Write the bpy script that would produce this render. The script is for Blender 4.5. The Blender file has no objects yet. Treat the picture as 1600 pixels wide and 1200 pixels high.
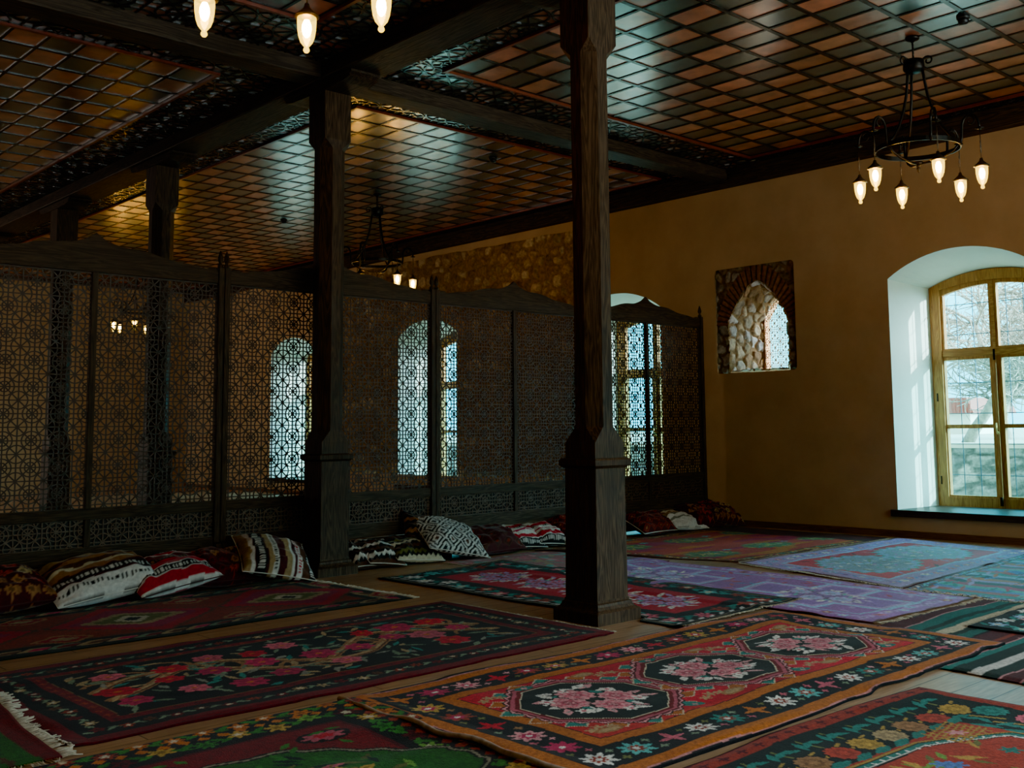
import bpy, bmesh, math, random
import numpy as np
from mathutils import Vector, Matrix

C = bpy.context.scene.collection
PI = math.pi
rnd = random.Random(7)

SKY, SKYSUN, SUNE, SKYCOL = 7.5, 32.0, 13.0, (.03, .60, .76)
LAMP, LAMPCOL, EXPO = 90, (1.0, .69, .37), 1.2

# ------------------------------------------------------------------ helpers
def srgb(r, g, b):
    f = lambda c: (c/255/12.92) if c/255 <= .04045 else ((c/255+.055)/1.055)**2.4
    return np.array([f(r), f(g), f(b)])

class MB:
    """collects simple solids and links them as ONE mesh object"""
    def __init__(s): s.v = []; s.f = []; s.sm = []
    def add(s, vs, fs, smooth=False):
        o = len(s.v); s.v += [tuple(p) for p in vs]
        s.f += [tuple(i+o for i in f) for f in fs]; s.sm += [smooth]*len(fs)
    def box(s, x0, x1, y0, y1, z0, z1, bev=0.0):
        if bev <= 0:
            v = [(x, y, z) for z in (z0, z1) for y in (y0, y1) for x in (x0, x1)]
            s.add(v, [(0,2,3,1),(4,5,7,6),(0,1,5,4),(2,6,7,3),(0,4,6,2),(1,3,7,5)])
        else:
            bm = bmesh.new()
            bmesh.ops.create_cube(bm, size=1)
            for p in bm.verts:
                p.co = Vector(((x0+x1)/2+p.co.x*(x1-x0), (y0+y1)/2+p.co.y*(y1-y0), (z0+z1)/2+p.co.z*(z1-z0)))
            bmesh.ops.bevel(bm, geom=bm.edges[:], offset=bev, segments=2, affect='EDGES', profile=.5)
            bm.verts.index_update()
            s.add([p.co[:] for p in bm.verts], [[p.index for p in f.verts] for f in bm.faces]); bm.free()
    def tube(s, pts, r, n=8, closed=False, taper=None):
        P = [Vector(p) for p in pts]; m = len(P); vs = []; prev = None
        for i, p in enumerate(P):
            if closed: t = P[(i+1) % m]-P[i-1]
            else: t = P[min(i+1, m-1)]-P[max(i-1, 0)]
            t.normalize()
            if prev is None:
                a = Vector((0,0,1)) if abs(t.z) < .9 else Vector((1,0,0))
                u = t.cross(a).normalized()
            else:
                u = (prev-t*prev.dot(t)).normalized()
            prev = u; w = t.cross(u)
            rr = r if taper is None else r*taper[i]
            for k in range(n):
                a = 2*PI*k/n
                vs.append(p+(u*math.cos(a)+w*math.sin(a))*rr)
        fs = []
        for i in range(m if closed else m-1):
            j = (i+1) % m
            for k in range(n):
                l = (k+1) % n
                fs.append((i*n+k, i*n+l, j*n+l, j*n+k))
        if not closed: fs += [tuple(range(n-1, -1, -1)), tuple((m-1)*n+k for k in range(n))]
        s.add(vs, fs, True)
    def lathe(s, prof, c=(0,0,0), n=20):
        vs = []; m = len(prof)
        for r, z in prof:
            for k in range(n):
                a = 2*PI*k/n
                vs.append((c[0]+r*math.cos(a), c[1]+r*math.sin(a), c[2]+z))
        fs = [(i*n+k, i*n+(k+1) % n, (i+1)*n+(k+1) % n, (i+1)*n+k) for i in range(m-1) for k in range(n)]
        fs += [tuple(range(n-1, -1, -1)), tuple((m-1)*n+k for k in range(n))]
        s.add(vs, fs, True)
    def prism(s, poly, axis, a0, a1):
        """poly: list of 2-D points; extruded along axis ('x','y','z') from a0 to a1"""
        def P(q, a):
            return {'x': (a, q[0], q[1]), 'y': (q[0], a, q[1]), 'z': (q[0], q[1], a)}[axis]
        n = len(poly)
        vs = [P(q, a0) for q in poly]+[P(q, a1) for q in poly]
        fs = [tuple(range(n)), tuple(range(2*n-1, n-1, -1))]+[(i, (i+1) % n, n+(i+1) % n, n+i) for i in range(n)]
        s.add(vs, fs)
    def loft(s, rings, cap=True):
        n = len(rings[0]); vs = [p for r in rings for p in r]
        fs = [(i*n+k, i*n+(k+1) % n, (i+1)*n+(k+1) % n, (i+1)*n+k) for i in range(len(rings)-1) for k in range(n)]
        if cap: fs += [tuple(range(n-1, -1, -1)), tuple((len(rings)-1)*n+k for k in range(n))]
        s.add(vs, fs)
    def mesh(s, name):
        me = bpy.data.meshes.new(name); me.from_pydata(s.v, [], s.f)
        me.polygons.foreach_set('use_smooth', s.sm)
        bm = bmesh.new(); bm.from_mesh(me); bmesh.ops.recalc_face_normals(bm, faces=bm.faces); bm.to_mesh(me); bm.free()
        return me
    def build(s, name, mat, parent=None, loc=None):
        o = bpy.data.objects.new(name, s.mesh(name))
        o.data.materials.append(mat); C.objects.link(o)
        if parent: o.parent = parent
        if loc: o.location = loc
        return o

def tag(o, label=None, cat=None, group=None, kind=None):
    if label: o['label'] = label
    if cat: o['category'] = cat
    if group: o['group'] = group
    if kind: o['kind'] = kind
    return o
def empty(name, loc=(0,0,0), rz=0):
    o = bpy.data.objects.new(name, None); o.empty_display_size = .1
    o.location = loc; o.rotation_euler.z = rz; C.objects.link(o); return o
def copy_tree(o, parent=None):
    c = o.copy(); C.objects.link(c)
    if parent: c.parent = parent
    for ch in list(o.children): copy_tree(ch, c)
    return c

# ------------------------------------------------------------------ materials
def new_mat(name):
    m = bpy.data.materials.new(name); m.use_nodes = True
    nt = m.node_tree; b = nt.nodes['Principled BSDF']
    return m, nt, b
def N(nt, t, **kw):
    n = nt.nodes.new(t)
    for k, v in kw.items():
        if k in n.inputs: n.inputs[k].default_value = v
        else: setattr(n, k, v)
    return n
def ramp(nt, stops):
    r = nt.nodes.new('ShaderNodeValToRGB')
    e = r.color_ramp.elements
    while len(e) < len(stops): e.new(.5)
    for el, (p, c) in zip(e, stops): el.position = p; el.color = (*c, 1)
    return r
def plain(name, col, rough=.5, metal=0.0, noise=.15, scale=8, bump=.0):
    m, nt, b = new_mat(name); L = nt.links
    tc = N(nt, 'ShaderNodeTexCoord'); n = N(nt, 'ShaderNodeTexNoise', Scale=scale, Detail=5.0)
    L.new(tc.outputs['Object'], n.inputs['Vector'])
    c = np.array(col)
    r = ramp(nt, [(.3, c*(1-noise)), (.7, np.minimum(c*(1+noise), 1))])
    L.new(n.outputs['Fac'], r.inputs['Fac']); L.new(r.outputs['Color'], b.inputs['Base Color'])
    b.inputs['Roughness'].default_value = rough; b.inputs['Metallic'].default_value = metal
    if bump:
        bp = N(nt, 'ShaderNodeBump', Strength=bump, Distance=.01)
        L.new(n.outputs['Fac'], bp.inputs['Height']); L.new(bp.outputs['Normal'], b.inputs['Normal'])
    return m
def wood(name, dark, light, axis='z', rough=.45, scale=1.0, bump=.25):
    m, nt, b = new_mat(name); L = nt.links
    tc = N(nt, 'ShaderNodeTexCoord'); oi = N(nt, 'ShaderNodeObjectInfo')
    mp = N(nt, 'ShaderNodeMapping')
    sc = {'x': (.7, 9, 9), 'y': (9, .7, 9), 'z': (9, 9, .7)}[axis]
    mp.inputs['Scale'].default_value = [q*scale for q in sc]
    L.new(tc.outputs['Object'], mp.inputs['Vector'])
    ml = N(nt, 'ShaderNodeMath', operation='MULTIPLY'); ml.inputs[1].default_value = 37.0
    L.new(oi.outputs['Random'], ml.inputs[0]); L.new(ml.outputs[0], mp.inputs['Location'])
    w = N(nt, 'ShaderNodeTexNoise', Scale=1.6, Detail=3.0, Distortion=.6)
    L.new(mp.outputs['Vector'], w.inputs['Vector'])
    ringm = N(nt, 'ShaderNodeMath', operation='MULTIPLY'); ringm.inputs[1].default_value = 9.0
    fr = N(nt, 'ShaderNodeMath', operation='PINGPONG'); fr.inputs[1].default_value = .5
    L.new(w.outputs['Fac'], ringm.inputs[0]); L.new(ringm.outputs[0], fr.inputs[0])
    f = N(nt, 'ShaderNodeTexNoise', Scale=14.0, Detail=6.0)
    L.new(mp.outputs['Vector'], f.inputs['Vector'])
    mx = N(nt, 'ShaderNodeMath', operation='MULTIPLY_ADD'); mx.inputs[1].default_value = .9
    L.new(fr.outputs[0], mx.inputs[0])
    m2 = N(nt, 'ShaderNodeMath', operation='MULTIPLY'); m2.inputs[1].default_value = .55
    L.new(f.outputs['Fac'], m2.inputs[0]); L.new(m2.outputs[0], mx.inputs[2])
    r = ramp(nt, [(.15, dark), (.55, (np.array(dark)+np.array(light))/2), (.85, light)])
    L.new(mx.outputs[0], r.inputs['Fac']); L.new(r.outputs['Color'], b.inputs['Base Color'])
    b.inputs['Roughness'].default_value = rough+.08; b.inputs['Specular IOR Level'].default_value = .22
    bp = N(nt, 'ShaderNodeBump', Strength=bump, Distance=.004)
    L.new(mx.outputs[0], bp.inputs['Height']); L.new(bp.outputs['Normal'], b.inputs['Normal'])
    return m
def attr_mat(name, rough=.8, sheen=0.0, bump=0.0, bscale=200, spec=.3, coat=0.0, vary=.25, vscale=60):
    m, nt, b = new_mat(name); L = nt.links
    a = N(nt, 'ShaderNodeAttribute', attribute_name='Col')
    tc = N(nt, 'ShaderNodeTexCoord'); n = N(nt, 'ShaderNodeTexNoise', Scale=vscale, Detail=4.0)
    L.new(tc.outputs['Object'], n.inputs['Vector'])
    r = ramp(nt, [(.3, (1-vary,)*3), (.7, (1.0+vary*.3,)*3)])
    L.new(n.outputs['Fac'], r.inputs['Fac'])
    mx = N(nt, 'ShaderNodeMix', data_type='RGBA', blend_type='MULTIPLY'); mx.inputs[0].default_value = 1
    L.new(a.outputs['Color'], mx.inputs[6]); L.new(r.outputs['Color'], mx.inputs[7])
    L.new(mx.outputs[2], b.inputs['Base Color'])
    b.inputs['Roughness'].default_value = rough; b.inputs['Specular IOR Level'].default_value = spec
    if sheen:
        b.inputs['Sheen Weight'].default_value = sheen; b.inputs['Sheen Roughness'].default_value = .4
    if coat: b.inputs['Coat Weight'].default_value = coat; b.inputs['Coat Roughness'].default_value = .20; b.inputs['Coat IOR'].default_value = 2.1
    if bump:
        n2 = N(nt, 'ShaderNodeTexNoise', Scale=bscale, Detail=3.0)
        L.new(tc.outputs['Object'], n2.inputs['Vector'])
        bp = N(nt, 'ShaderNodeBump', Strength=bump, Distance=.006)
        L.new(n2.outputs['Fac'], bp.inputs['Height']); L.new(bp.outputs['Normal'], b.inputs['Normal'])
    return m
def emit(name, col, strength):
    m = bpy.data.materials.new(name); m.use_nodes = True; nt = m.node_tree
    nt.nodes.clear(); e = N(nt, 'ShaderNodeEmission', Strength=strength); e.inputs['Color'].default_value = (*col, 1)
    o = N(nt, 'ShaderNodeOutputMaterial'); nt.links.new(e.outputs[0], o.inputs[0]); return m
def glassy(name, tint=(1,1,1), gloss=.08, rough=.02, em=None, es=0):
    m = bpy.data.materials.new(name); m.use_nodes = True; nt = m.node_tree; nt.nodes.clear()
    t = N(nt, 'ShaderNodeBsdfTransparent'); t.inputs['Color'].default_value = (*tint, 1)
    g = N(nt, 'ShaderNodeBsdfGlossy', Roughness=rough)
    mx = N(nt, 'ShaderNodeMixShader'); mx.inputs[0].default_value = gloss
    o = N(nt, 'ShaderNodeOutputMaterial')
    nt.links.new(t.outputs[0], mx.inputs[1]); nt.links.new(g.outputs[0], mx.inputs[2])
    if em:
        e = N(nt, 'ShaderNodeEmission', Strength=es); e.inputs['Color'].default_value = (*em, 1)
        ad = N(nt, 'ShaderNodeAddShader'); nt.links.new(mx.outputs[0], ad.inputs[0]); nt.links.new(e.outputs[0], ad.inputs[1])
        nt.links.new(ad.outputs[0], o.inputs[0])
    else: nt.links.new(mx.outputs[0], o.inputs[0])
    return m

WD, WL = (.020, .011, .007), (.085, .052, .034)
M = dict(
    wx=wood('dark_wood_x', WD, WL, 'x'), wy=wood('dark_wood_y', WD, WL, 'y'), wz=wood('dark_wood_z', (.020,.011,.006), (.115,.070,.042), 'z'),
    sx=wood('screen_wood_x', (.022,.012,.007), (.095,.058,.034), 'x', .5), sz=wood('screen_wood_z', (.022,.012,.007), (.095,.058,.034), 'z', .5),
    lat=plain('lattice_wood', (.050,.026,.016), .55, 0, .3, 30), latl=plain('lower_lattice_wood', (.12,.068,.042), .5, 0, .3, 30), board=plain('dark_board', (.014,.008,.006), .6, 0, .3, 10),
    beam=wood('beam_wood', (.016,.009,.006), (.09,.062,.042), 'y', .5, .8, .5), beamx=wood('beam_wood_x', (.016,.009,.006), (.09,.062,.042), 'x', .5, .8, .5),
    win=wood('window_wood', (.26,.09,.02), (.58,.27,.07), 'z', .4), winh=wood('window_wood_y', (.26,.09,.02), (.58,.27,.07), 'y', .4),
    base=wood('baseboard_wood', (.10,.045,.02), (.22,.11,.05), 'y', .45),
    iron=plain('wrought_iron', (.025,.020,.016), .38, .85, .3, 30),
    cap=plain('lantern_metal', (.10,.075,.05), .4, .8, .2, 30),
    batten=plain('ceiling_batten', (.020,.018,.015), .25, 0, .3, 20),
    redtrim=plain('red_ceiling_trim', (.16,.035,.016), .35, 0, .25, 12),
    grille=plain('window_grille_metal', (.02,.10,.16), .5, .3, .2, 20),
    brass=plain('brass', (.55,.36,.12), .35, .9, .15, 20),
    black=plain('black_plastic', (.012,.012,.012), .4),
    cord=plain('edge_cord', (.34,.26,.20), .9, 0, .3, 30),
    fringe=plain('fringe_cotton', (.45,.40,.30), .9, 0, .25, 40),
)
M['rug'] = attr_mat('rug_pile', .85, .06, .55, 160, .12, 0, .38, 55)
M['window_lit'] = attr_mat('window_lit_rug_pile', .60, .10, .45, 160, .32, 0, .38, 55)  # rugs by the window: stronger sheen stands in for grazing window light
M['cush'] = attr_mat('cushion_cloth', .75, .2, .25, 120, .25, 0, .2, 40)
M['stone'] = attr_mat('rubble_stone', .85, 0, .5, 40, .25, 0, .4, 18)
M['tile'] = attr_mat('varnished_ceiling_tile', .30, 0, .10, 5, .8, 1.0, .55, 5)
M['glass'] = glassy('window_glass', (.58,.96,1.0), .05)  # the tint puts the cyan of the daylight into the panes
M['shade'] = glassy('lantern_glass', (1,.66,.16), .10, .08, (1,.74,.05), 1.5)
M['bulb'] = emit('lantern_bulb', LAMPCOL, LAMP)

# plaster, with white-painted window reveals as a second slot
def plaster(name, c1, c2, scale=2.2):
    m, nt, b = new_mat(name); L = nt.links
    tc = N(nt, 'ShaderNodeTexCoord'); n = N(nt, 'ShaderNodeTexNoise', Scale=scale, Detail=7.0, Roughness=.6)
    L.new(tc.outputs['Object'], n.inputs['Vector'])
    r = ramp(nt, [(.3, c1), (.7, c2)]); L.new(n.outputs['Fac'], r.inputs['Fac']); L.new(r.outputs['Color'], b.inputs['Base Color'])
    b.inputs['Roughness'].default_value = .85; b.inputs['Specular IOR Level'].default_value = .2
    n2 = N(nt, 'ShaderNodeTexNoise', Scale=35.0, Detail=4.0); L.new(tc.outputs['Object'], n2.inputs['Vector'])
    bp = N(nt, 'ShaderNodeBump', Strength=.12, Distance=.01); L.new(n2.outputs['Fac'], bp.inputs['Height']); L.new(bp.outputs['Normal'], b.inputs['Normal'])
    return m
M['plaster'] = plaster('ochre_plaster', (.38,.25,.135), (.45,.30,.165))
M['reveal'] = plaster('white_reveal', (.68,.70,.62), (.74,.76,.68), 3)

# ------------------------------------------------------------------ noise and cell helpers (numpy)
def vnoise(x, y, seed=0):
    """smooth value noise on arrays, about -1..1"""
    r = np.random.RandomState(seed); T = r.rand(64, 64)*2-1
    xi = np.floor(x).astype(int); yi = np.floor(y).astype(int); fx = x-xi; fy = y-yi
    fx = fx*fx*(3-2*fx); fy = fy*fy*(3-2*fy)
    g = lambda a, b: T[a % 64, b % 64]
    return (g(xi, yi)*(1-fx)+g(xi+1, yi)*fx)*(1-fy)+(g(xi, yi+1)*(1-fx)+g(xi+1, yi+1)*fx)*fy
def grid_mesh(name, P, Col, mat, parent=None, smooth=True, close_u=False):
    nv, nu, _ = P.shape
    i = np.arange(nv*nu).reshape(nv, nu)
    q = np.stack([i[:-1,:-1], i[:-1,1:], i[1:,1:], i[1:,:-1]], -1).reshape(-1, 4)
    return raw_mesh(name, P.reshape(-1,3), q, Col.reshape(-1,3), mat, parent, smooth)
def raw_mesh(name, V, Q, Col, mat, parent=None, smooth=True):
    me = bpy.data.meshes.new(name); n = len(V); m = len(Q)
    me.vertices.add(n); me.vertices.foreach_set('co', np.ascontiguousarray(V, dtype=np.float32).ravel())
    me.loops.add(m*4); me.loops.foreach_set('vertex_index', np.ascontiguousarray(Q, dtype=np.int32).ravel())
    me.polygons.add(m); me.polygons.foreach_set('loop_start', np.arange(0, m*4, 4, dtype=np.int32))
    me.polygons.foreach_set('loop_total', np.full(m, 4, dtype=np.int32))
    me.polygons.foreach_set('use_smooth', np.full(m, smooth))
    me.update(calc_edges=True); me.validate()
    if Col is not None:
        a = me.color_attributes.new('Col', 'FLOAT_COLOR', 'POINT')
        c = np.ones((n, 4), dtype=np.float32); c[:, :3] = Col
        a.data.foreach_set('color', c.ravel())
    me.materials.append(mat)
    o = bpy.data.objects.new(name, me); C.objects.link(o)
    if parent: o.parent = parent
    return o

def stones(U, V, cell, seed, bulge, cols, mortar, squash=.75, gap=.14):
    """rubble masonry: returns (height, colour) for arrays U, V in metres"""
    r = np.random.RandomState(seed)
    u0, u1, v0, v1 = U.min(), U.max(), V.min(), V.max(); ch = cell*squash
    S = []; T = []
    ny = int((v1-v0)/ch)+3; nx = int((u1-u0)/cell)+3
    for j in range(ny):
        for i in range(nx):
            S.append((u0+(i-.5+.5*(j % 2)+r.uniform(-.33, .33))*cell, v0+(j-.5+r.uniform(-.3, .3))*ch))
    S = np.array(S); sc = r.uniform(.75, 1.3, len(S))
    uw = U+.18*cell*vnoise(U/cell*2.2, V/cell*2.2, seed+1); vw = V+.18*cell*vnoise(U/cell*2.2+9, V/cell*2.2, seed+2)
    d1 = np.full(U.shape, 9.); d2 = np.full(U.shape, 9.); idx = np.zeros(U.shape, int)
    for k, (a, b) in enumerate(S):
        d = np.hypot(uw-a, (vw-b)/squash)/sc[k]
        m1 = d < d1
        d2 = np.where(m1, d1, np.minimum(d2, d)); idx = np.where(m1, k, idx); d1 = np.where(m1, d, d1)
    e = (d2-d1)/cell
    t = np.clip((e-gap)/.22, 0, 1); t = t*t*(3-2*t)
    cc = np.array(cols)[r.randint(0, len(cols), len(S))]*r.uniform(.65, 1.25, (len(S), 1))
    hv = r.uniform(.6, 1.2, len(S))
    c = np.where(t[..., None] > .35, cc[idx]*(1+.25*vnoise(U*40, V*40, seed+3))[..., None], np.array(mortar)*(1+.15*vnoise(U*60, V*60, seed+4))[..., None])
    h = bulge*(t*hv[idx]+.15*vnoise(U*25, V*25, seed+5))
    return h, np.clip(c, 0, 1)
STONE = [(.36,.27,.17), (.46,.37,.26), (.30,.21,.13), (.50,.44,.36), (.38,.24,.14), (.42,.36,.28)]
MORTAR = (.30,.20,.10)

# ------------------------------------------------------------------ room shell
XW, FX, XO = 11.47, 12.39, 12.50
Y0, Y1, X0, ZC, ZT = -4.0, 25.0, -0.6, 4.75, 5.3

# floor: wide brown boards
m, nt, b = new_mat('brown_floor'); L = nt.links
tc = N(nt, 'ShaderNodeTexCoord'); mp = N(nt, 'ShaderNodeMapping'); mp.inputs['Rotation'].default_value = (0, 0, 0)
L.new(tc.outputs['Object'], mp.inputs['Vector'])
br = N(nt, 'ShaderNodeTexBrick', Scale=1.0); br.inputs['Brick Width'].default_value = 1.2; br.inputs['Row Height'].default_value = .19
br.inputs['Mortar Size'].default_value = .004; br.offset = .37
br.inputs['Color1'].default_value = (.36, .22, .125, 1); br.inputs['Color2'].default_value = (.43, .265, .15, 1); br.inputs['Mortar'].default_value = (.10, .055, .03, 1)
L.new(mp.outputs['Vector'], br.inputs['Vector'])
n1 = N(nt, 'ShaderNodeTexNoise', Scale=6.0, Detail=8.0); mp2 = N(nt, 'ShaderNodeMapping'); mp2.inputs['Scale'].default_value = (1, 9, 1)
L.new(tc.outputs['Object'], mp2.inputs['Vector']); L.new(mp2.outputs['Vector'], n1.inputs['Vector'])
r1 = ramp(nt, [(.3, (.65,)*3), (.7, (1.15,)*3)]); L.new(n1.outputs['Fac'], r1.inputs['Fac'])
mx = N(nt, 'ShaderNodeMix', data_type='RGBA', blend_type='MULTIPLY'); mx.inputs[0].default_value = 1
L.new(br.outputs['Color'], mx.inputs[6]); L.new(r1.outputs['Color'], mx.inputs[7]); L.new(mx.outputs[2], b.inputs['Base Color'])
b.inputs['Roughness'].default_value = .42
bp = N(nt, 'ShaderNodeBump', Strength=.15, Distance=.004); L.new(n1.outputs['Fac'], bp.inputs['Height']); L.new(bp.outputs['Normal'], b.inputs['Normal'])
M['floor'] = m
mb = MB(); mb.box(X0, XW, Y0, Y1, -.12, 0)
tag(mb.build('floor', M['floor']), kind='structure')

# window wall with arched, splayed openings
def arch(yc, hw, sill, spring, apex, n=20, pointed=False):
    pts = [(yc-hw, sill), (yc+hw, sill)]
    for i in range(n+1):
        t = i/n; y = yc+hw-2*hw*t
        if pointed:
            s = abs(2*t-1); z = spring+(apex-spring)*(1-s**1.55)
        else:
            R = (hw*hw+(apex-spring)**2)/(2*(apex-spring)); z = apex-R+math.sqrt(max(R*R-(y-yc)**2, 0))
        pts.append((y, z))
    return pts
WIN = [5.32, 10.58, 15.25, 20.0, .3]
def win_front(yc): return arch(yc, .86, .31, 3.02, 3.29)
def win_back(yc): return arch(yc, .775, .29, 2.965, 3.13)
NI_Y, NI_Z0 = 8.08, 2.02
nf = arch(NI_Y, .475, NI_Z0, 2.72, 3.23, pointed=True); nb = arch(8.32, .26, 2.06, 2.75, 3.08, pointed=True)
def rect_loop(y0, y1, z0, z1, r=.05, n=4):
    pts = []
    for cx, cy, a in ((y0+r, z0+r, PI), (y1-r, z0+r, 1.5*PI), (y1-r, z1-r, 0), (y0+r, z1-r, .5*PI)):
        for i in range(n+1): pts.append((cx+r*math.cos(a+i/n*PI/2), cy+r*math.sin(a+i/n*PI/2)))
    return pts
def holed(bm, x, outer, holes, mi, flip):
    es = []
    for lp in [outer]+holes:
        vs = [bm.verts.new((x, p[0], p[1])) for p in lp]
        es += [bm.edges.new((vs[i], vs[(i+1) % len(vs)])) for i in range(len(vs))]
    r = bmesh.ops.triangle_fill(bm, edges=es, use_beauty=True, use_dissolve=False)
    fs = [f for f in r['geom'] if isinstance(f, bmesh.types.BMFace)]
    for f in fs:
        f.material_index = mi; f.normal_update()
        if (f.normal.x > 0) != flip: f.normal_flip()
PANEL = (11.05, 18.4, 0.5, 4.38)       # bared masonry round the two windows behind the screen
bm = bmesh.new()
outer = [(Y0, -.1), (Y1, -.1), (Y1, ZT), (Y0, ZT)]
panel_loop = []
yA, yB, zA, zB = PANEL
prng = np.random.RandomState(3)
for i in range(41): panel_loop.append((yA+(yB-yA)*i/40, zA))
for i in range(1, 12): panel_loop.append((yB+prng.uniform(-.03, .03), zA+(zB-zA)*i/12))
for i in range(41): panel_loop.append((yB+(yA-yB)*i/40, zB+.06*(1-i/40)+prng.uniform(-.02, .02)))
for i in range(1, 12): panel_loop.append((yA+prng.uniform(-.03, .03), zB+(zA-zB)*i/12))
win_in_panel = [15.25]
front_holes = [win_front(y) for y in WIN if y not in win_in_panel]+[rect_loop(7.475, 8.735, 2.005, 3.42)]
holed(bm, XW, outer, front_holes+[panel_loop], 0, False)
holed(bm, XO, outer, [win_back(y) for y in WIN]+[nb], 0, True)
for y in WIN:
    A, B = win_front(y), win_back(y); n = len(A)
    a = [bm.verts.new((XW, *p)) for p in A]; c = [bm.verts.new((FX-.03, *p)) for p in B]; d = [bm.verts.new((XO, *p)) for p in B]
    for u, w in ((a, c), (c, d)):  # reveal, then the outer lip
        for i in range(n):
            f = bm.faces.new((u[i], u[(i+1) % n], w[(i+1) % n], w[i])); f.material_index = 1
a = [bm.verts.new((XW+.90, *p)) for p in nb]; d = [bm.verts.new((XO, *p)) for p in nb]
for i in range(len(nb)): bm.faces.new((a[i], a[(i+1) % len(nb)], d[(i+1) % len(nb)], d[i]))
me = bpy.data.meshes.new('wall_right'); bm.to_mesh(me); bm.free()
me.materials.append(M['plaster']); me.materials.append(M['reveal'])
wall = bpy.data.objects.new('wall_right', me); C.objects.link(wall); tag(wall, kind='structure')

# bared masonry panel (real relief)
ny, nz = 420, 230
yy, zz = np.meshgrid(np.linspace(yA-.05, yB+.05, ny), np.linspace(zA-.02, zB+.1, nz))
h, col = stones(yy, zz, .24, 11, .03, [(.30,.19,.09), (.36,.25,.13), (.25,.15,.07), (.40,.29,.16), (.31,.20,.10)], (.27,.165,.07), .75, .20)
V = np.stack([XW+.045-h, yy, zz], -1)
keep = ~((np.abs(yy-15.25) < .85) & (zz < 3.0))
a = win_front(15.25)
R_ = (.86**2+.27**2)/(2*.27); zt = 3.29-R_+np.sqrt(np.maximum(R_**2-(yy-15.25)**2, 0))
inside = (np.abs(yy-15.25) < .86) & (zz < zt)
# brick voussoirs above the arch
dd = zz-zt
vous = (np.abs(yy-15.25) < 1.05) & (dd > 0) & (dd < .30) & (zz > 2.9)
ang = np.arctan2(yy-15.25, zz-(3.29-R_))*R_
bj = np.abs(((ang/.085) % 1)-.5) > .38
vc = np.where(bj[..., None], np.array(MORTAR), np.array((.40,.24,.12))*(1+.25*vnoise(ang*12, zz*3, 5))[..., None])
col = np.where(vous[..., None], vc, col)
V[..., 0] = np.where(vous, XW+.02+np.where(bj, .015, 0), V[..., 0])
i = np.arange(ny*nz).reshape(nz, ny)
q = np.stack([i[:-1,:-1], i[1:,:-1], i[1:,1:], i[:-1,1:]], -1).reshape(-1, 4)
ins = inside.ravel()
q = q[~(ins[q].all(1))]
o = raw_mesh('trim_1', V.reshape(-1,3), q, col.reshape(-1,3), M['stone'])
tag(o, kind='structure')

# niche: stone face with brick arch, deep splayed stone reveal, pierced window
niche = empty('window_7', (0,0,0)); tag(niche, kind='structure')
n_ = 150
yy, zz = np.meshgrid(np.linspace(7.46, 8.75, n_), np.linspace(1.99, 3.44, n_))
h, col = stones(yy, zz, .2, 21, .02, [np.array(c)*.6 for c in STONE], np.array(MORTAR)*.6, .7)  # stone and mortar colours darkened to carry the shade on the niche face
s_ = np.abs(yy-NI_Y)/.475
zt = np.where(s_ < 1, 2.72+.51*(1-np.minimum(s_, 1)**1.55), -9)
inside = (s_ < 1) & (zz < zt)
# distance outside of arch for voussoirs
ex = np.clip(s_, 0, 1.6); ang = np.arctan2(yy-NI_Y, zz-2.60)
rad = np.hypot(yy-NI_Y, zz-2.60); ra = .475+.15*np.cos(ang)**6
vous = (rad > ra-.02) & (rad < ra+.2) & (zz > 2.66)
bj = np.abs(((ang/.115) % 1)-.5) > .34
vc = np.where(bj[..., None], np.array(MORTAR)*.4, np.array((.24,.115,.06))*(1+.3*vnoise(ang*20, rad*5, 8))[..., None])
col = np.where(vous[..., None], vc, col)
X = XW+.05-h; X = np.where(vous, XW+.035+np.where(bj, .012, 0), X)
i = np.arange(n_*n_).reshape(n_, n_)
q = np.stack([i[:-1,:-1], i[1:,:-1], i[1:,1:], i[:-1,1:]], -1).reshape(-1, 4)
q = q[~(inside.ravel()[q].all(1))]
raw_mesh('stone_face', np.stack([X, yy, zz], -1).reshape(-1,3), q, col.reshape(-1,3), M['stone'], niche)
def resample(loop, n):
    P = np.array(loop+[loop[0]], float); d = np.r_[0, np.cumsum(np.hypot(*(P[1:]-P[:-1]).T))]
    t = np.linspace(0, d[-1], n); return np.stack([np.interp(t, d, P[:,0]), np.interp(t, d, P[:,1])], 1), t
def resample_arch(loop, n):          # same corner correspondence on both rings
    a, b_, rest = loop[0], loop[1], loop[1:]
    s1 = np.linspace(0, 1, n//4, endpoint=False); base_ = np.outer(1-s1, a)+np.outer(s1, b_)
    r, t = resample(rest+[a], n-n//4+1); P = np.array(rest+[a], float)
    d = np.r_[0, np.cumsum(np.hypot(*(P[1:]-P[:-1]).T))]; tt = np.linspace(0, d[-1], n-n//4+1)
    up = np.stack([np.interp(tt, d, P[:,0]), np.interp(tt, d, P[:,1])], 1)
    return np.concatenate([base_, up])
na = 240
RA, RB = resample_arch(nf, na), resample_arch(nb, na); nt_ = 90
T = np.linspace(0, 1, nt_)[:, None, None]
PY = RA[None]*(1-T)+RB[None]*T
seglen = np.r_[0, np.cumsum(np.hypot(*(RA[1:]-RA[:-1]).T))]
UU, VV = np.meshgrid(seglen, np.linspace(0, .9, nt_))
h, col = stones(UU, VV, .19, 33, .03, [np.minimum(np.array(c)*1.7, 1) for c in STONE]+[(.85,.85,.85), (.8,.78,.74)], np.array(MORTAR)*1.5, .95)  # stones lightened and whitened to paint the daylight on the reveal
cen = np.array([[8.15, 2.55]])
nrm = cen-PY; nrm /= np.linalg.norm(nrm, axis=-1, keepdims=True)
PY = PY+nrm*h[..., None]
Xr = np.broadcast_to(XW+.03+T[..., 0]*.9, PY.shape[:2])
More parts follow.
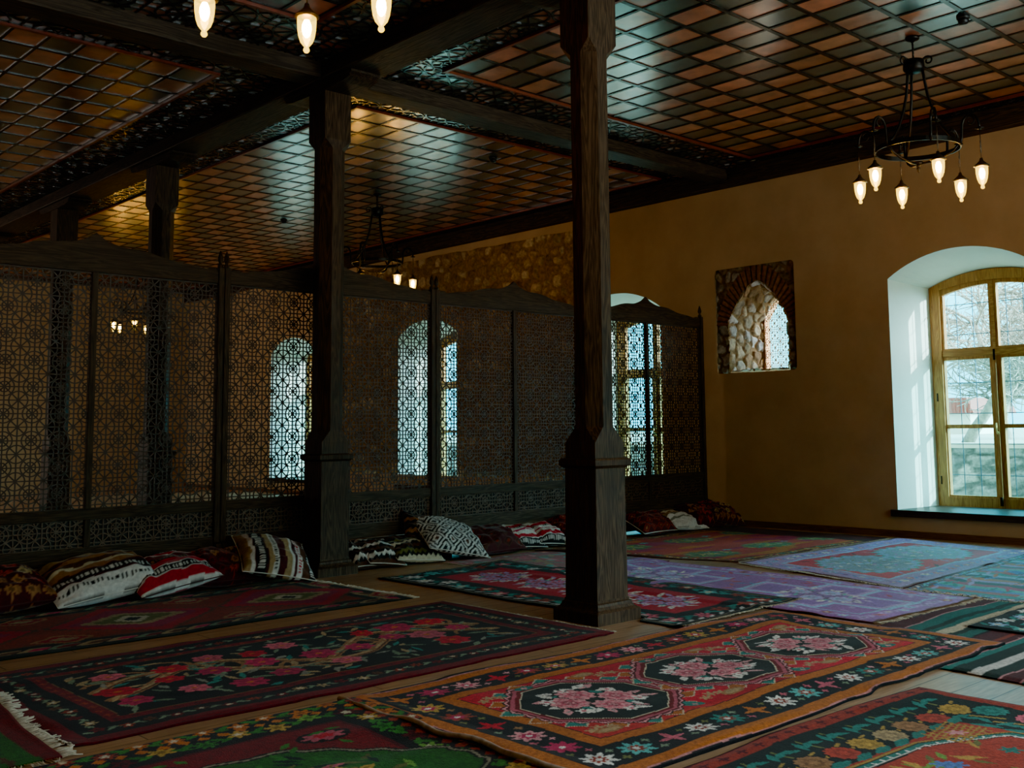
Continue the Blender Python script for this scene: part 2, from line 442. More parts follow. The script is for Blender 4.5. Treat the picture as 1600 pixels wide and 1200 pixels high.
grid_mesh('stone_reveal', np.concatenate([Xr[..., None], PY], -1), col, M['stone'], niche)
# pierced plaster grille in a timber frame
M['grille_w'] = plain('pierced_plaster', (.60,.33,.16), .7, 0, .15, 20)

# ---- girih lattice generator (bars clipped to a rectangle), in the plane (a, z)
def clip(p, q, w, h):
    (x0, y0), (x1, y1) = p, q; t0, t1 = 0., 1.; dx, dy = x1-x0, y1-y0
    for pp, qq in ((-dx, x0), (dx, w-x0), (-dy, y0), (dy, h-y0)):
        if abs(pp) < 1e-12:
            if qq < 0: return None
        else:
            r = qq/pp
            if pp < 0: t0 = max(t0, r)
            else: t1 = min(t1, r)
    if t0 >= t1-1e-6: return None
    return (x0+t0*dx, y0+t0*dy), (x0+t1*dx, y0+t1*dy)
def girih(w, h, P, ox=0, oz=0, full=True):
    segs = []
    k = P/2
    for i in range(-1, int(w/k)+3):
        segs.append(((ox+i*k, -1), (ox+i*k, h+1)))
    for j in range(-1, int(h/k)+3):
        segs.append(((-1, oz+j*k), (w+1, oz+j*k)))
    def octagon(cx, cz, r, off, n=8):
        pts = [(cx+r*math.cos(off+i*2*PI/n), cz+r*math.sin(off+i*2*PI/n)) for i in range(n)]
        for i in range(n): segs.append((pts[i], pts[(i+1) % n]))
    def spokes(cx, cz, r):
        for i in (1, 3): 
            c_, s_ = math.cos(i*PI/4)*r, math.sin(i*PI/4)*r; segs.append(((cx-c_, cz-s_), (cx+c_, cz+s_)))
    for i in range(-1, int(w/P)+3):
        for j in range(-1, int(h/P)+3):
            octagon(ox+i*P, oz+j*P, .335*P, 0, 16); spokes(ox+i*P, oz+j*P, .335*P)
            cx, cz = ox+(i+.5)*P, oz+(j+.5)*P
            octagon(cx, cz, .20*P, PI/8); octagon(cx, cz, .345*P, 0, 16); spokes(cx, cz, .36*P)
    out = []
    for p, q in segs:
        r = clip(p, q, w, h)
        if r: out.append(r)
    return out
def bars(mb, segs, wid, d0, d1, plane='xz', org=(0,0,0)):
    """flat bars; plane 'xz' -> depth along y ; 'xy' -> depth along z ; 'yz' -> depth along x"""
    for (ax, az), (bx, bz) in segs:
        dx, dz = bx-ax, bz-az; l = math.hypot(dx, dz)
        if l < 1e-5: continue
        nx, nz = -dz/l*wid/2, dx/l*wid/2
        c = [(ax+nx, az+nz), (ax-nx, az-nz), (bx-nx, bz-nz), (bx+nx, bz+nz)]
        vs = []
        for d in (d0, d1):
            for a_, z_ in c:
                p = {'xz': (a_, d, z_), 'xy': (a_, z_, d), 'yz': (d, a_, z_)}[plane]
                vs.append((p[0]+org[0], p[1]+org[1], p[2]+org[2]))
        mb.add(vs, [(0,1,2,3), (7,6,5,4), (0,4,5,1), (1,5,6,2), (2,6,7,3), (3,7,4,0)])

mb = MB(); bars(mb, girih(.56, 1.06, .17), .0055, 0, .012, 'yz', (XW+.86, 8.04, 2.04)); mb.build('pierced_grille', M['grille_w'], niche)
mb = MB()
mb.box(XW+.84, XW+.9, 8.53, 8.60, 2.03, 2.82); mb.box(XW+.84, XW+.9, 8.02, 8.62, 2.0, 2.06)
mb.build('timber_frame', M['win'], niche)

# other walls, ceiling slab
def wallbox(name, *b_):
    mb = MB(); mb.box(*b_); tag(mb.build(name, M['plaster']), kind='structure')
mb = MB(); LW = [(19.6, 23.6)]      # unseen opening, added to brighten the space behind the screen
mb.box(X0-.4, X0, Y0, Y1, -.1, .5); mb.box(X0-.4, X0, Y0, Y1, 3.3, ZT)
for a, b_ in zip([Y0]+[q[1] for q in LW], [q[0] for q in LW]+[Y1]): mb.box(X0-.4, X0, a, b_, .5, 3.3)
tag(mb.build('wall_left', M['plaster']), kind='structure')
mb = MB(); FW = [(3.9, 6.5), (7.4, 10.4)]      # unseen openings behind the camera, added to bring in fill daylight
mb.box(X0-.3, XO, Y0-.5, Y0, -.1, .5); mb.box(X0-.3, XO, Y0-.5, Y0, 4.3, ZT)
for a, b_ in zip([X0-.3]+[q[1] for q in FW], [q[0] for q in FW]+[XO]): mb.box(a, b_, Y0-.5, Y0, .5, 4.3)
tag(mb.build('wall_front', M['plaster']), kind='structure')
wallbox('wall_back', X0-.3, XO, Y1, Y1+.3, -.1, ZT)
mb = MB(); mb.box(X0-.3, XO, Y0-.3, Y1+.3, ZC+.03, ZT+.1)
ceiling = tag(mb.build('ceiling', M['batten']), kind='structure')

# baseboard and window boards
mb = MB(); mb.box(XW-.022, XW, Y0, Y1, 0, .075); mb.box(XW-.03, XW, Y0, Y1, 0, .02)
tag(mb.build('baseboard_right', M['base']), kind='structure')

# ceiling bays: tiles + battens + red trim + girih border
RUST, DARK = np.array((.52,.175,.085)), np.array((.034,.046,.032))
def bay(x0, x1, y0, y1, ox0, ox1, oy0, oy1, seed, off=0):
    """tiled panel x0..x1, y0..y1; lattice border out to ox/oy"""
    nx, ny = round((x1-x0)/.289), round((y1-y0)/.4388)
    r = np.random.RandomState(seed); V = []; Q = []; K = []
    tx, ty = (x1-x0)/nx, (y1-y0)/ny
    for i in range(nx):
        for j in range(ny):
            c = (RUST if (i+j+off) % 2 else DARK)*r.uniform(.75, 1.25)*r.uniform(.93, 1.07, 3)
            k = len(V); a, b_ = x0+i*tx, y0+j*ty
            dz = r.uniform(-.0012, .0012, 4)
            V += [(a, b_, ZC+dz[0]), (a+tx, b_, ZC+dz[1]), (a+tx, b_+ty, ZC+dz[2]), (a, b_+ty, ZC+dz[3])]
            Q.append((k, k+3, k+2, k+1)); K += [c]*4
    raw_mesh('tile_panel', np.array(V), np.array(Q), np.array(K), M['tile'], ceiling, False)
    mb = MB()
    for i in range(nx+1): mb.box(x0+i*tx-.014, x0+i*tx+.014, y0, y1, ZC-.008, ZC+.02)
    for j in range(ny+1): mb.box(x0, x1, y0+j*ty-.020, y0+j*ty+.020, ZC-.009, ZC+.02)
    mb.build('tile_batten', M['batten'], ceiling)
    mb = MB(); t = .035
    for a in ((x0-t, x1+t, y0-t, y0), (x0-t, x1+t, y1, y1+t), (x0-t, x0, y0, y1), (x1, x1+t, y0, y1)):
        mb.box(*a, ZC-.035, ZC+.02)
    mb.build('panel_trim', M['redtrim'], ceiling)
    # backing boards of border, coloured in patches
    V = []; Q = []; K = []
    def patch(a0, a1, b0, b1):
        na, nb_ = max(1, round((a1-a0)/.3)), max(1, round((b1-b0)/.3))
        for i in range(na):
            for j in range(nb_):
                k = len(V); xa, xb = a0+(a1-a0)*i/na, a0+(a1-a0)*(i+1)/na; ya, yb = b0+(b1-b0)*j/nb_, b0+(b1-b0)*(j+1)/nb_
                V.extend([(xa, ya, ZC), (xb, ya, ZC), (xb, yb, ZC), (xa, yb, ZC)]); Q.append((k, k+3, k+2, k+1))
                K.extend([(RUST*.6 if (i+j) % 2 else DARK*1.5)*r.uniform(.8, 1.2)]*4)
    for a in ((ox0, ox1, oy0, y0-t), (ox0, ox1, y1+t, oy1), (ox0, x0-t, y0-t, y1+t), (x1+t, ox1, y0-t, y1+t)): patch(*a)
    raw_mesh('border_board', np.array(V), np.array(Q), np.array(K), M['tile'], ceiling, False)
    mb = MB()
    for a0, a1, b0, b1 in ((ox0, ox1, oy0, y0-t), (ox0, ox1, y1+t, oy1), (ox0, x0-t, y0-t, y1+t), (x1+t, ox1, y0-t, y1+t)):
        P = min(a1-a0, b1-b0)
        if P < .1: continue
        P = min(P, .6)
        bars(mb, girih(a1-a0, b1-b0, P, P/2, P/2, False), .018, ZC-.010, ZC+.01, 'xy', (a0, b0, 0))
    mb.build('border_lattice', M['batten'], ceiling)
BX, BW = 5.285, .21          # main beam
CY, CW = 8.52, .15           # cross beam
CY2 = 16.78; CY0 = .3
bay(6.08, 10.99, 1.07, 7.75, BX+BW, XW-.14, CY0+CW, CY-CW, 1)
bay(6.08, 10.99, 9.30, 24.2, BX+BW, XW-.14, CY+CW, Y1-.02, 2, 1)
bay(.60, 4.48, 1.07, 7.53, X0+.02, BX-BW, CY0+CW, CY-CW, 4, 1)
bay(.60, 4.48, 9.31, 24.2, X0+.02, BX-BW, CY+CW, Y1-.02, 5)

def beam(name, b_, mat, label):
    mb = MB(); mb.box(*b_, bev=.012); tag(mb.build(name, mat), label, 'beam')
ZB = 4.59
beam('ceiling_beam', (BX-BW, BX+BW, Y0, Y1, ZB, ZC+.28), M['beam'], 'long heavy dark timber beam running over the row of pillars')
beam('ceiling_beam', (BX+BW, XW-.14, CY-CW, CY+CW, ZB+.005, ZC+.03), M['beamx'], 'dark cross beam running from the long beam to the window wall')
beam('ceiling_beam', (X0, BX-BW, CY-CW, CY+CW, ZB+.005, ZC+.03), M['beamx'], 'dark cross beam over the dim ceiling bay, behind the three cropped lanterns')
mb = MB(); mb.box(XW-.14, XW, Y0, Y1, 4.52, ZC+.03, .012); mb.box(XW-.17, XW-.13, Y0, Y1, ZC-.06, ZC)
tag(mb.build('trim_2', M['beam']), kind='structure')

# ------------------------------------------------------------------ pillars
def sect(s, c, z):
    q = s-c
    return [(s, -q, z), (s, q, z), (q, s, z), (-q, s, z), (-s, q, z), (-s, -q, z), (-q, -s, z), (q, -s, z)]
def make_pillar():
    t = empty('wooden_pillar')
    s = .147; oc = s*.586
    mb = MB(); b0 = .212
    prof = [(b0, 0), (b0, .075), (b0-.008, .082), (.185, .092), (.172, .11), (.168, .128), (.156, .135), (.156, .15)]
    mb.loft([sect(r, .001, z) for r, z in prof]); mb.build('base_moulding', M['wz'], t)
    mb = MB(); mb.loft([sect(s+.004, .001, .15), sect(s, .004, 1.04)]); mb.build('plinth', M['wz'], t)
    mb = MB(); mb.loft([sect(.150, .001, 1.025), sect(.176, .001, 1.045), sect(.178, .001, 1.08), sect(.168, .001, 1.092), sect(.15, .001, 1.095)]); mb.build('collar', M['wz'], t)
    mb = MB(); mb.loft([sect(s-.003, .002, 1.095), sect(s-.003, .002, 1.20), sect(s-.012, oc, 1.31), sect(s-.012, oc, 3.96), sect(s-.003, .004, 4.045), sect(s-.003, .004, 4.50)])
    mb.build('shaft', M['wz'], t)
    mb = MB()
    pr = [(-.60, 4.588), (-.60, 4.565), (-.57, 4.55), (-.575, 4.532), (-.50, 4.515), (-.44, 4.505), (-.18, 4.498), (.18, 4.498), (.44, 4.505), (.50, 4.515), (.575, 4.532), (.57, 4.55), (.60, 4.565), (.60, 4.588)]
    mb.prism(pr, 'x', -.155, .155); mb.build('corbel', M['beam'], t)
    return t
PIL = [(5.30, 5.115, 'tall dark wooden pillar standing alone among the rugs in front'), (5.28, 8.545, 'dark wooden pillar in front of the carved screen with cushions on both sides'),
       (5.27, 12.30, 'first dark wooden pillar behind the carved screen, lamplight beside its head'), (5.26, 15.60, 'dim wooden pillar behind the carved screen, second beyond it'), (5.22, 19.0, 'dimmest wooden pillar, farthest back behind the carved screen')]
p0 = make_pillar()
for i, (x, y, lb) in enumerate(PIL):
    o = p0 if i == 0 else copy_tree(p0)
    o.location = (x, y, 0); tag(o, lb, 'pillar', 'row of wooden pillars', 'thing')

# ------------------------------------------------------------------ carved screens
YS = 8.80
def crest(x):        # 0..1 across a unit -> height over the top rail
    s = abs(2*x-1)
    a = .035+.165*max(0, 1-s/.98)**1.15
    a += .018*math.cos(s*PI*5)*(1-s)*.8
    if s < .06: a += .03*(1-s/.06)
    if s > .9: a = .035+.03*math.sin((s-.9)/.1*PI)
    return a
def make_screen(W):
    t = empty('carved_screen')
    pw, d = .055, .05
    def rail(x0, x1, z0, z1, y0=0, y1=d): 
        mb = MB(); mb.box(x0, x1, y0, y1, z0, z1, .004); return mb.build('rail', M['sx'], t)
    for x in (0, W-pw):
        mb = MB(); mb.box(x, x+pw, -.012, d+.012, 0, 2.775, .005); po = mb.build('post', M['sz'], t)
        mb = MB(); mb.lathe([(.022, 0), (.026, .02), (.014, .035), (.012, .045), (.024, .065), (.025, .085), (.016, .12), (.004, .155)], (x+pw/2, d/2, 2.773), 12)
        mb.build('finial', M['sz'], po)
        mb = MB(); pr = [(-.20, 0), (-.20, .09), (-.185, .17), (-.155, .20), (-.165, .235), (-.13, .27), (-.07, .29), (-.05, .335), (0, .35), (0, 0)]
        mb.prism(pr, 'x', x+.002, x+pw-.002); mb.build('foot', M['sz'], po)
    rail(pw, W-pw, 2.63, 2.745)
    mb = MB(); n = 60; x0, x1 = pw, W-pw
    pr = [(x0+(x1-x0)*i/n, 2.705+crest(i/n)*1.05) for i in range(n+1)]
    for i in range(n):
        (xa, za), (xb, zb) = pr[i], pr[i+1]
        mb.add([(xa, .01, 2.70), (xb, .01, 2.70), (xb, .01, zb), (xa, .01, za), (xa, d-.01, 2.70), (xb, d-.01, 2.70), (xb, d-.01, zb), (xa, d-.01, za)],
               [(0,1,2,3), (7,6,5,4), (3,2,6,7)])
    mb.build('crest_board', M['sx'], t)
    rail(pw, W-pw, .615, .70); rail(pw, W-pw, .26, .395)
    rail(pw, W-pw, .03, .252, .012, d-.008)
    xm = W/2
    mb = MB(); mb.box(xm-.026, xm+.026, 0, d, .70, 2.63, .004); mb.build('mullion', M['sz'], t)
    mb = MB(); mb.box(xm-.026, xm+.026, 0, d, .395, .615, .004); mb.build('mullion', M['sz'], t)
    return t
screens = []
UN = [(2.10, 4.36, 'carved lattice screen behind the brown striped and red banded cushions'), (4.365, 6.735, 'carved lattice screen whose middle stands behind the pillar with cushions either side'),
      (6.74, 8.985, 'carved lattice screen with greenish rails above the red and white striped cushions'), (8.99, 11.26, 'carved lattice screen with the darkest lower panels, ending at the window wall')]
lat_cache = {}
def lattice_mesh(w, h_, key):
    if key not in lat_cache:
        mb = MB(); bars(mb, girih(w, h_, .21, w/2-.21*2, .03), .0098, 0, .009)
        mb.box(0, w, 0, .011, 0, .006); mb.box(0, w, 0, .011, h_-.006, h_)
        lat_cache[key] = mb.mesh('lattice_panel')
    return lat_cache[key]
for x0, x1, lb in UN:
    W = x1-x0; t = make_screen(W); t.location = (x0, YS, 0)
    tag(t, lb, 'screen', 'carved lattice screens in a row')
    hw = W/2-.026-.055
    for xs in (.055, W/2+.026):
        for z0, z1, k in ((.70, 2.63, 'u'), (.395, .615, 'l')):
            me = lattice_mesh(hw, z1-z0, (round(hw, 3), k))
            if not me.materials: me.materials.append(M['lat' if k == 'u' else 'latl'])
            o = bpy.data.objects.new('lattice_panel', me); C.objects.link(o); o.parent = t; o.location = (xs, .018, z0)
            if k == 'l':
                mb = MB(); mb.box(xs, xs+hw, .032, .042, z0, z1); mb.build('back_board', M['board'], t)

# ------------------------------------------------------------------ windows
def make_window():
    """origin at the floor below the window centre, on the frame plane; +x outwards"""
    t = empty('window_1'); tag(t, kind='structure')
    def ring(mb, hw, s0, sp, ap, wid, x0, x1, sill=True):
        A = arch(0, hw, s0, sp, ap, 24); B = arch(0, hw-wid, s0+(wid if sill else 0), sp-wid*.25, ap-wid, 24); n = len(A)
        va = [(x, *p) for x in (x0, x1) for p in A]; vb = [(x, *p) for x in (x0, x1) for p in B]
        vs = va+vb; o = 2*n; fs = []
        for i in range(n):
            j = (i+1) % n
            fs += [(i, j, o+j, o+i), (n+i, o+n+i, o+n+j, n+j), (o+i, o+j, o+n+j, o+n+i), (i, n+i, n+j, j)]
        mb.add(vs, fs)
    mb = MB(); ring(mb, .775, .29, 2.965, 3.13, .13, -.07, .05); mb.build('window_frame', M['win'], t)
    mb = MB(); mb.box(-.06, .04, -.69, .69, 2.10, 2.19, .006); mb.box(-.06, .04, -.02, .02, 2.19, 3.0, .004)
    mb.build('transom', M['winh'], t)
    for s in (-1, 1):
        y0, y1 = (.012, .69) if s > 0 else (-.69, -.012)
        mb = MB()
        mb.box(-.05, .02, y0, y1, .375, .445, .005); mb.box(-.05, .02, y0, y1, 2.065, 2.10, .004); mb.box(-.05, .02, y0, y1, 1.24, 1.288, .004)
        for a, b_ in ((y0, y0+.06), (y1-.06, y1)): mb.box(-.05, .02, a, b_, .375, 2.10, .005)
        sa = mb.build('window_sash', M['win'], t)
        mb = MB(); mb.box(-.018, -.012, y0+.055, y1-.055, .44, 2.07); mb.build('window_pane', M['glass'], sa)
        # upper light: quarter of the arch
        mb = MB(); ya, yb = (.02, .69) if s > 0 else (-.69, -.02)
        zt_ = lambda y: 3.012-.10*(y/.645)**2
        n = 16; pts = [ya+(yb-ya)*i/n for i in range(n+1)]
        for i in range(n):
            a, b_ = pts[i], pts[i+1]; za, zb = zt_(a), zt_(b_)
            mb.add([(-.05, a, za-.055), (-.05, b_, zb-.055), (-.05, b_, zb+.03), (-.05, a, za+.03), (.02, a, za-.055), (.02, b_, zb-.055), (.02, b_, zb+.03), (.02, a, za+.03)],
                   [(0,1,2,3), (7,6,5,4), (0,4,5,1), (3,2,6,7)])
        mb.box(-.05, .02, *( (ya, ya+.03) if s > 0 else (yb-.03, yb) ), 2.19, 2.97, .004); mb.box(-.05, .02, *((yb-.08, yb) if s > 0 else (ya, ya+.08)), 2.19, 2.86, .004); mb.box(-.05, .02, ya, yb, 2.185, 2.205)
        up = mb.build('window_sash', M['win'], t)
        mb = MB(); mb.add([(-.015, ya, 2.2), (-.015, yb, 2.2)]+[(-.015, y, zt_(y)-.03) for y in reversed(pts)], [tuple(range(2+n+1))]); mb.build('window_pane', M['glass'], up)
        mb = MB()
        for z in (.62, 1.62): mb.box(-.082, -.066, s*.725-.006, s*.725+.006, z-.05, z+.05, .003)
        mb.build('hinge', M['iron'], sa)
    mb = MB(); mb.box(-.075, -.045, -.014, .014, .38, 2.095, .004); mb.build('meeting_stile', M['win'], t)
    mb = MB(); mb.box(-.085, -.075, -.013, .013, 2.04, 2.17, .003); mb.box(-.095, -.075, -.015, .015, .34, .44, .003); mb.build('bolt', M['iron'], t)
    mb = MB(); mb.lathe([(.012, 0), (.016, .015), (.012, .03)], (-.085, 0, 1.17), 10); mb.tube([(-.085, 0, 1.19), (-.12, 0, 1.2), (-.125, 0, 1.24), (-.12, 0, 1.30)], .009, 8); mb.build('handle', M['brass'], t)
    mb = MB()
    for k in range(-3, 4):
        y = k*.205+.1
        if abs(y) < .74: mb.tube([(.09, y, .3), (.09, y, 3.08-.22*(y/.77)**2)], .0055, 6)
    for z in (.68, 1.05, 1.42, 1.79, 2.38, 2.75): mb.tube([(.098, -.77, z), (.098, .77, z)], .0055, 6)
    mb.build('iron_grille', M['grille'], t)
    mb = MB(); mb.box(XW-.05-FX, -.07, -.93, .93, .235, .312, .008); mb.build('window_sill', wood('sill_wood', (.035,.022,.016), (.08,.055,.04), 'y', .3), t)
    return t
w0 = make_window()
for i, y in enumerate(WIN):
    o = w0 if i == 0 else copy_tree(w0)
    o.name = f'window_{i+1}'; o.location = (FX, y, 0)

# ------------------------------------------------------------------ chandeliers
CHS = [(8.62, 4.30, 'black iron ring chandelier with six lit lanterns near the arched window'), (8.60, 12.62, 'black iron ring chandelier partly hidden behind the carved screen top'),
       (8.5, 20.7, 'distant lit chandelier seen only as glints through the carved lattice'), (2.42, 4.40, 'nearest chandelier, of which only three lit lanterns hang into view')]
def spiral(c, r0, r1, a0, a1, n=16):
    return [(c[0]+(r0+(r1-r0)*i/n)*math.cos(a0+(a1-a0)*i/n), c[1]+(r0+(r1-r0)*i/n)*math.sin(a0+(a1-a0)*i/n)) for i in range(n+1)]
def make_chandelier():
    t = empty('ring_chandelier')          # origin at the floor below; z is true height
    mb = MB(); mb.lathe([(.062, 0), (.062, -.018), (.05, -.028), (.018, -.034), (.012, -.05)], (0,0,ZC-.018), 20); mb.build('ceiling_rose', M['iron'], t)
    mb = MB(); 
    z = ZC-.06
    while z > 4.55:
        mb.tube([(.012*math.cos(a), .0, z-.025+.024*math.sin(a)) if int(z*100) % 2 else (0, .012*math.cos(a), z-.025+.024*math.sin(a)) for a in [2*PI*k/10 for k in range(10)]], .004, 5, True); z -= .037
    mb.tube([(0,0,ZC-.05), (0,0,4.52)], .004, 6)
    mb.build('chain', M['iron'], t)
    mb = MB(); mb.lathe([(.0, 4.535), (.04, 4.533), (.09, 4.515), (.093, 4.44), (.08, 4.42), (.05, 4.40), (0, 4.395)], (0,0,0), 20); mb.build('hub', M['iron'], t)
    for k in range(3):
        a = math.radians(-16+60+120*k); ca, sa = math.cos(a), math.sin(a)
        pr = [(.07, 4.46), (.085, 4.33), (.108, 4.18), (.15, 4.03), (.215, 3.885), (.285, 3.785), (.36, 3.72)]
        mb = MB()
        mb.tube([(r*ca, r*sa, z) for r, z in pr], .0125, 8)
        sp = spiral((.125, 4.495), .05, .012, PI*1.1, -PI*1.3)
        mb.tube([(r*ca, r*sa, z) for r, z in sp], .008, 6)
        mb.build('strap', M['iron'], t)
        mb = MB(); pr = [(.355, 3.72), (.30, 3.655), (.21, 3.61), (.10, 3.585), (.0, 3.575)]
        mb.tube([(r*ca, r*sa, z) for r, z in pr], .010, 6); mb.build('lower_strap', M['iron'], t)
    mb = MB()
    n = 48; vs = []; fs = []
    for i in range(n):
        a = 2*PI*i/n
        for r, z in ((.352, 3.697), (.364, 3.697), (.364, 3.737), (.352, 3.737)): vs.append((r*math.cos(a), r*math.sin(a), z))
    for i in range(n):
        j = (i+1) % n
        for k in range(4): fs.append((i*4+k, j*4+k, j*4+(k+1) % 4, i*4+(k+1) % 4))
    mb.add(vs, fs); mb.build('ring', M['iron'], t)
    mb = MB(); mb.lathe([(.0, .02), (.04, .015), (.042, 0), (.02, -.012), (.012, -.03), (.018, -.045), (.012, -.06), (.0, -.085)], (0,0,3.58), 14); mb.build('bottom_finial', M['iron'], t)
    for k in range(6):
        a = math.radians(-16+60*k); ca, sa = math.cos(a), math.sin(a); R = .52
        mb = MB()
        pr = [(.358, 3.695), (.372, 3.755), (.375, 3.815), (.378, 3.865), (.392, 3.91), (.42, 3.94), (.455, 3.947), (.488, 3.93), (.508, 3.895), (.516, 3.855), (R, 3.82)]
        mb.tube([(r*ca, r*sa, z) for r, z in pr], .012, 7)
        sp = spiral((.445, 3.89), .052, .012, PI*.95, -PI*1.2)
        mb.tube([(r*ca, r*sa, z) for r, z in sp], .007, 6)
        mb.lathe([(.0, .008), (.036, .006), (.040, 0), (.014, -.008), (0, -.01)], (R*ca, R*sa, 3.815), 14)
        arm = mb.build('arm', M['iron'], t)
        la = MB(); c = (R*ca, R*sa, 0)
        la.tube([(c[0], c[1], 3.81), (c[0]+.004, c[1], 3.695), (c[0], c[1], 3.555)], .0045, 6)
        for z in (3.615, 3.655, 3.695): la.tube([(c[0]+.010*math.cos(q), c[1], z+.018*math.sin(q)) for q in [2*PI*j/8 for j in range(8)]], .003, 5, True)
        la.lathe([(.0, 3.555), (.012, 3.555), (.018, 3.53), (.045, 3.505), (.066, 3.487), (.066, 3.481), (.052, 3.477), (.0, 3.479)], (c[0], c[1], 0), 18)
        lan = la.build('lantern', M['cap'], t)
        g = MB(); g.lathe([(.050, 3.478), (.051, 3.455), (.049, 3.415), (.043, 3.375), (.032, 3.343), (.016, 3.323), (.011, 3.317), (.016, 3.307), (.017, 3.298), (.010, 3.288), (.0, 3.286)], (c[0], c[1], 0), 18)
        g.build('glass_shade', M['shade'], lan)
        bl = MB(); bl.lathe([(.0, 3.47), (.014, 3.465), (.024, 3.44), (.026, 3.415), (.02, 3.387), (.008, 3.37), (0, 3.367)], (c[0], c[1], 0), 14)
        bl.build('bulb', M['bulb'], lan)
    return t
ch0 = make_chandelier()
for i, (x, y, lb) in enumerate(CHS):
    o = ch0 if i == 0 else copy_tree(ch0)
    o.location = (x, y, 0); o.rotation_euler.z = (0, -.26, .2, 0)[i]; tag(o, lb, 'chandelier', 'iron lantern chandeliers')

# smoke detectors
def detector(x, y, lb):
    t = empty('smoke_detector', (x, y, 0)); tag(t, lb, 'smoke detector', 'ceiling smoke detectors')
    mb = MB(); mb.lathe([(.055, ZC), (.055, ZC-.02), (.05, ZC-.028), (0, ZC-.028)], n=18); mb.build('base', M['black'], t)
    mb = MB(); mb.lathe([(.042, ZC-.028), (.044, ZC-.05), (.036, ZC-.066), (0, ZC-.07)], n=18); mb.build('sensor_head', M['black'], t)
detector(8.53, 3.79, 'small black smoke detector beside the chandelier near the arched window')
detector(8.56, 9.98, 'small black smoke detector on the brightly shining ceiling between the pillars')
detector(8.56, 15.23, 'small black smoke detector beside the pillar standing before the screen')

exec_rugs = True
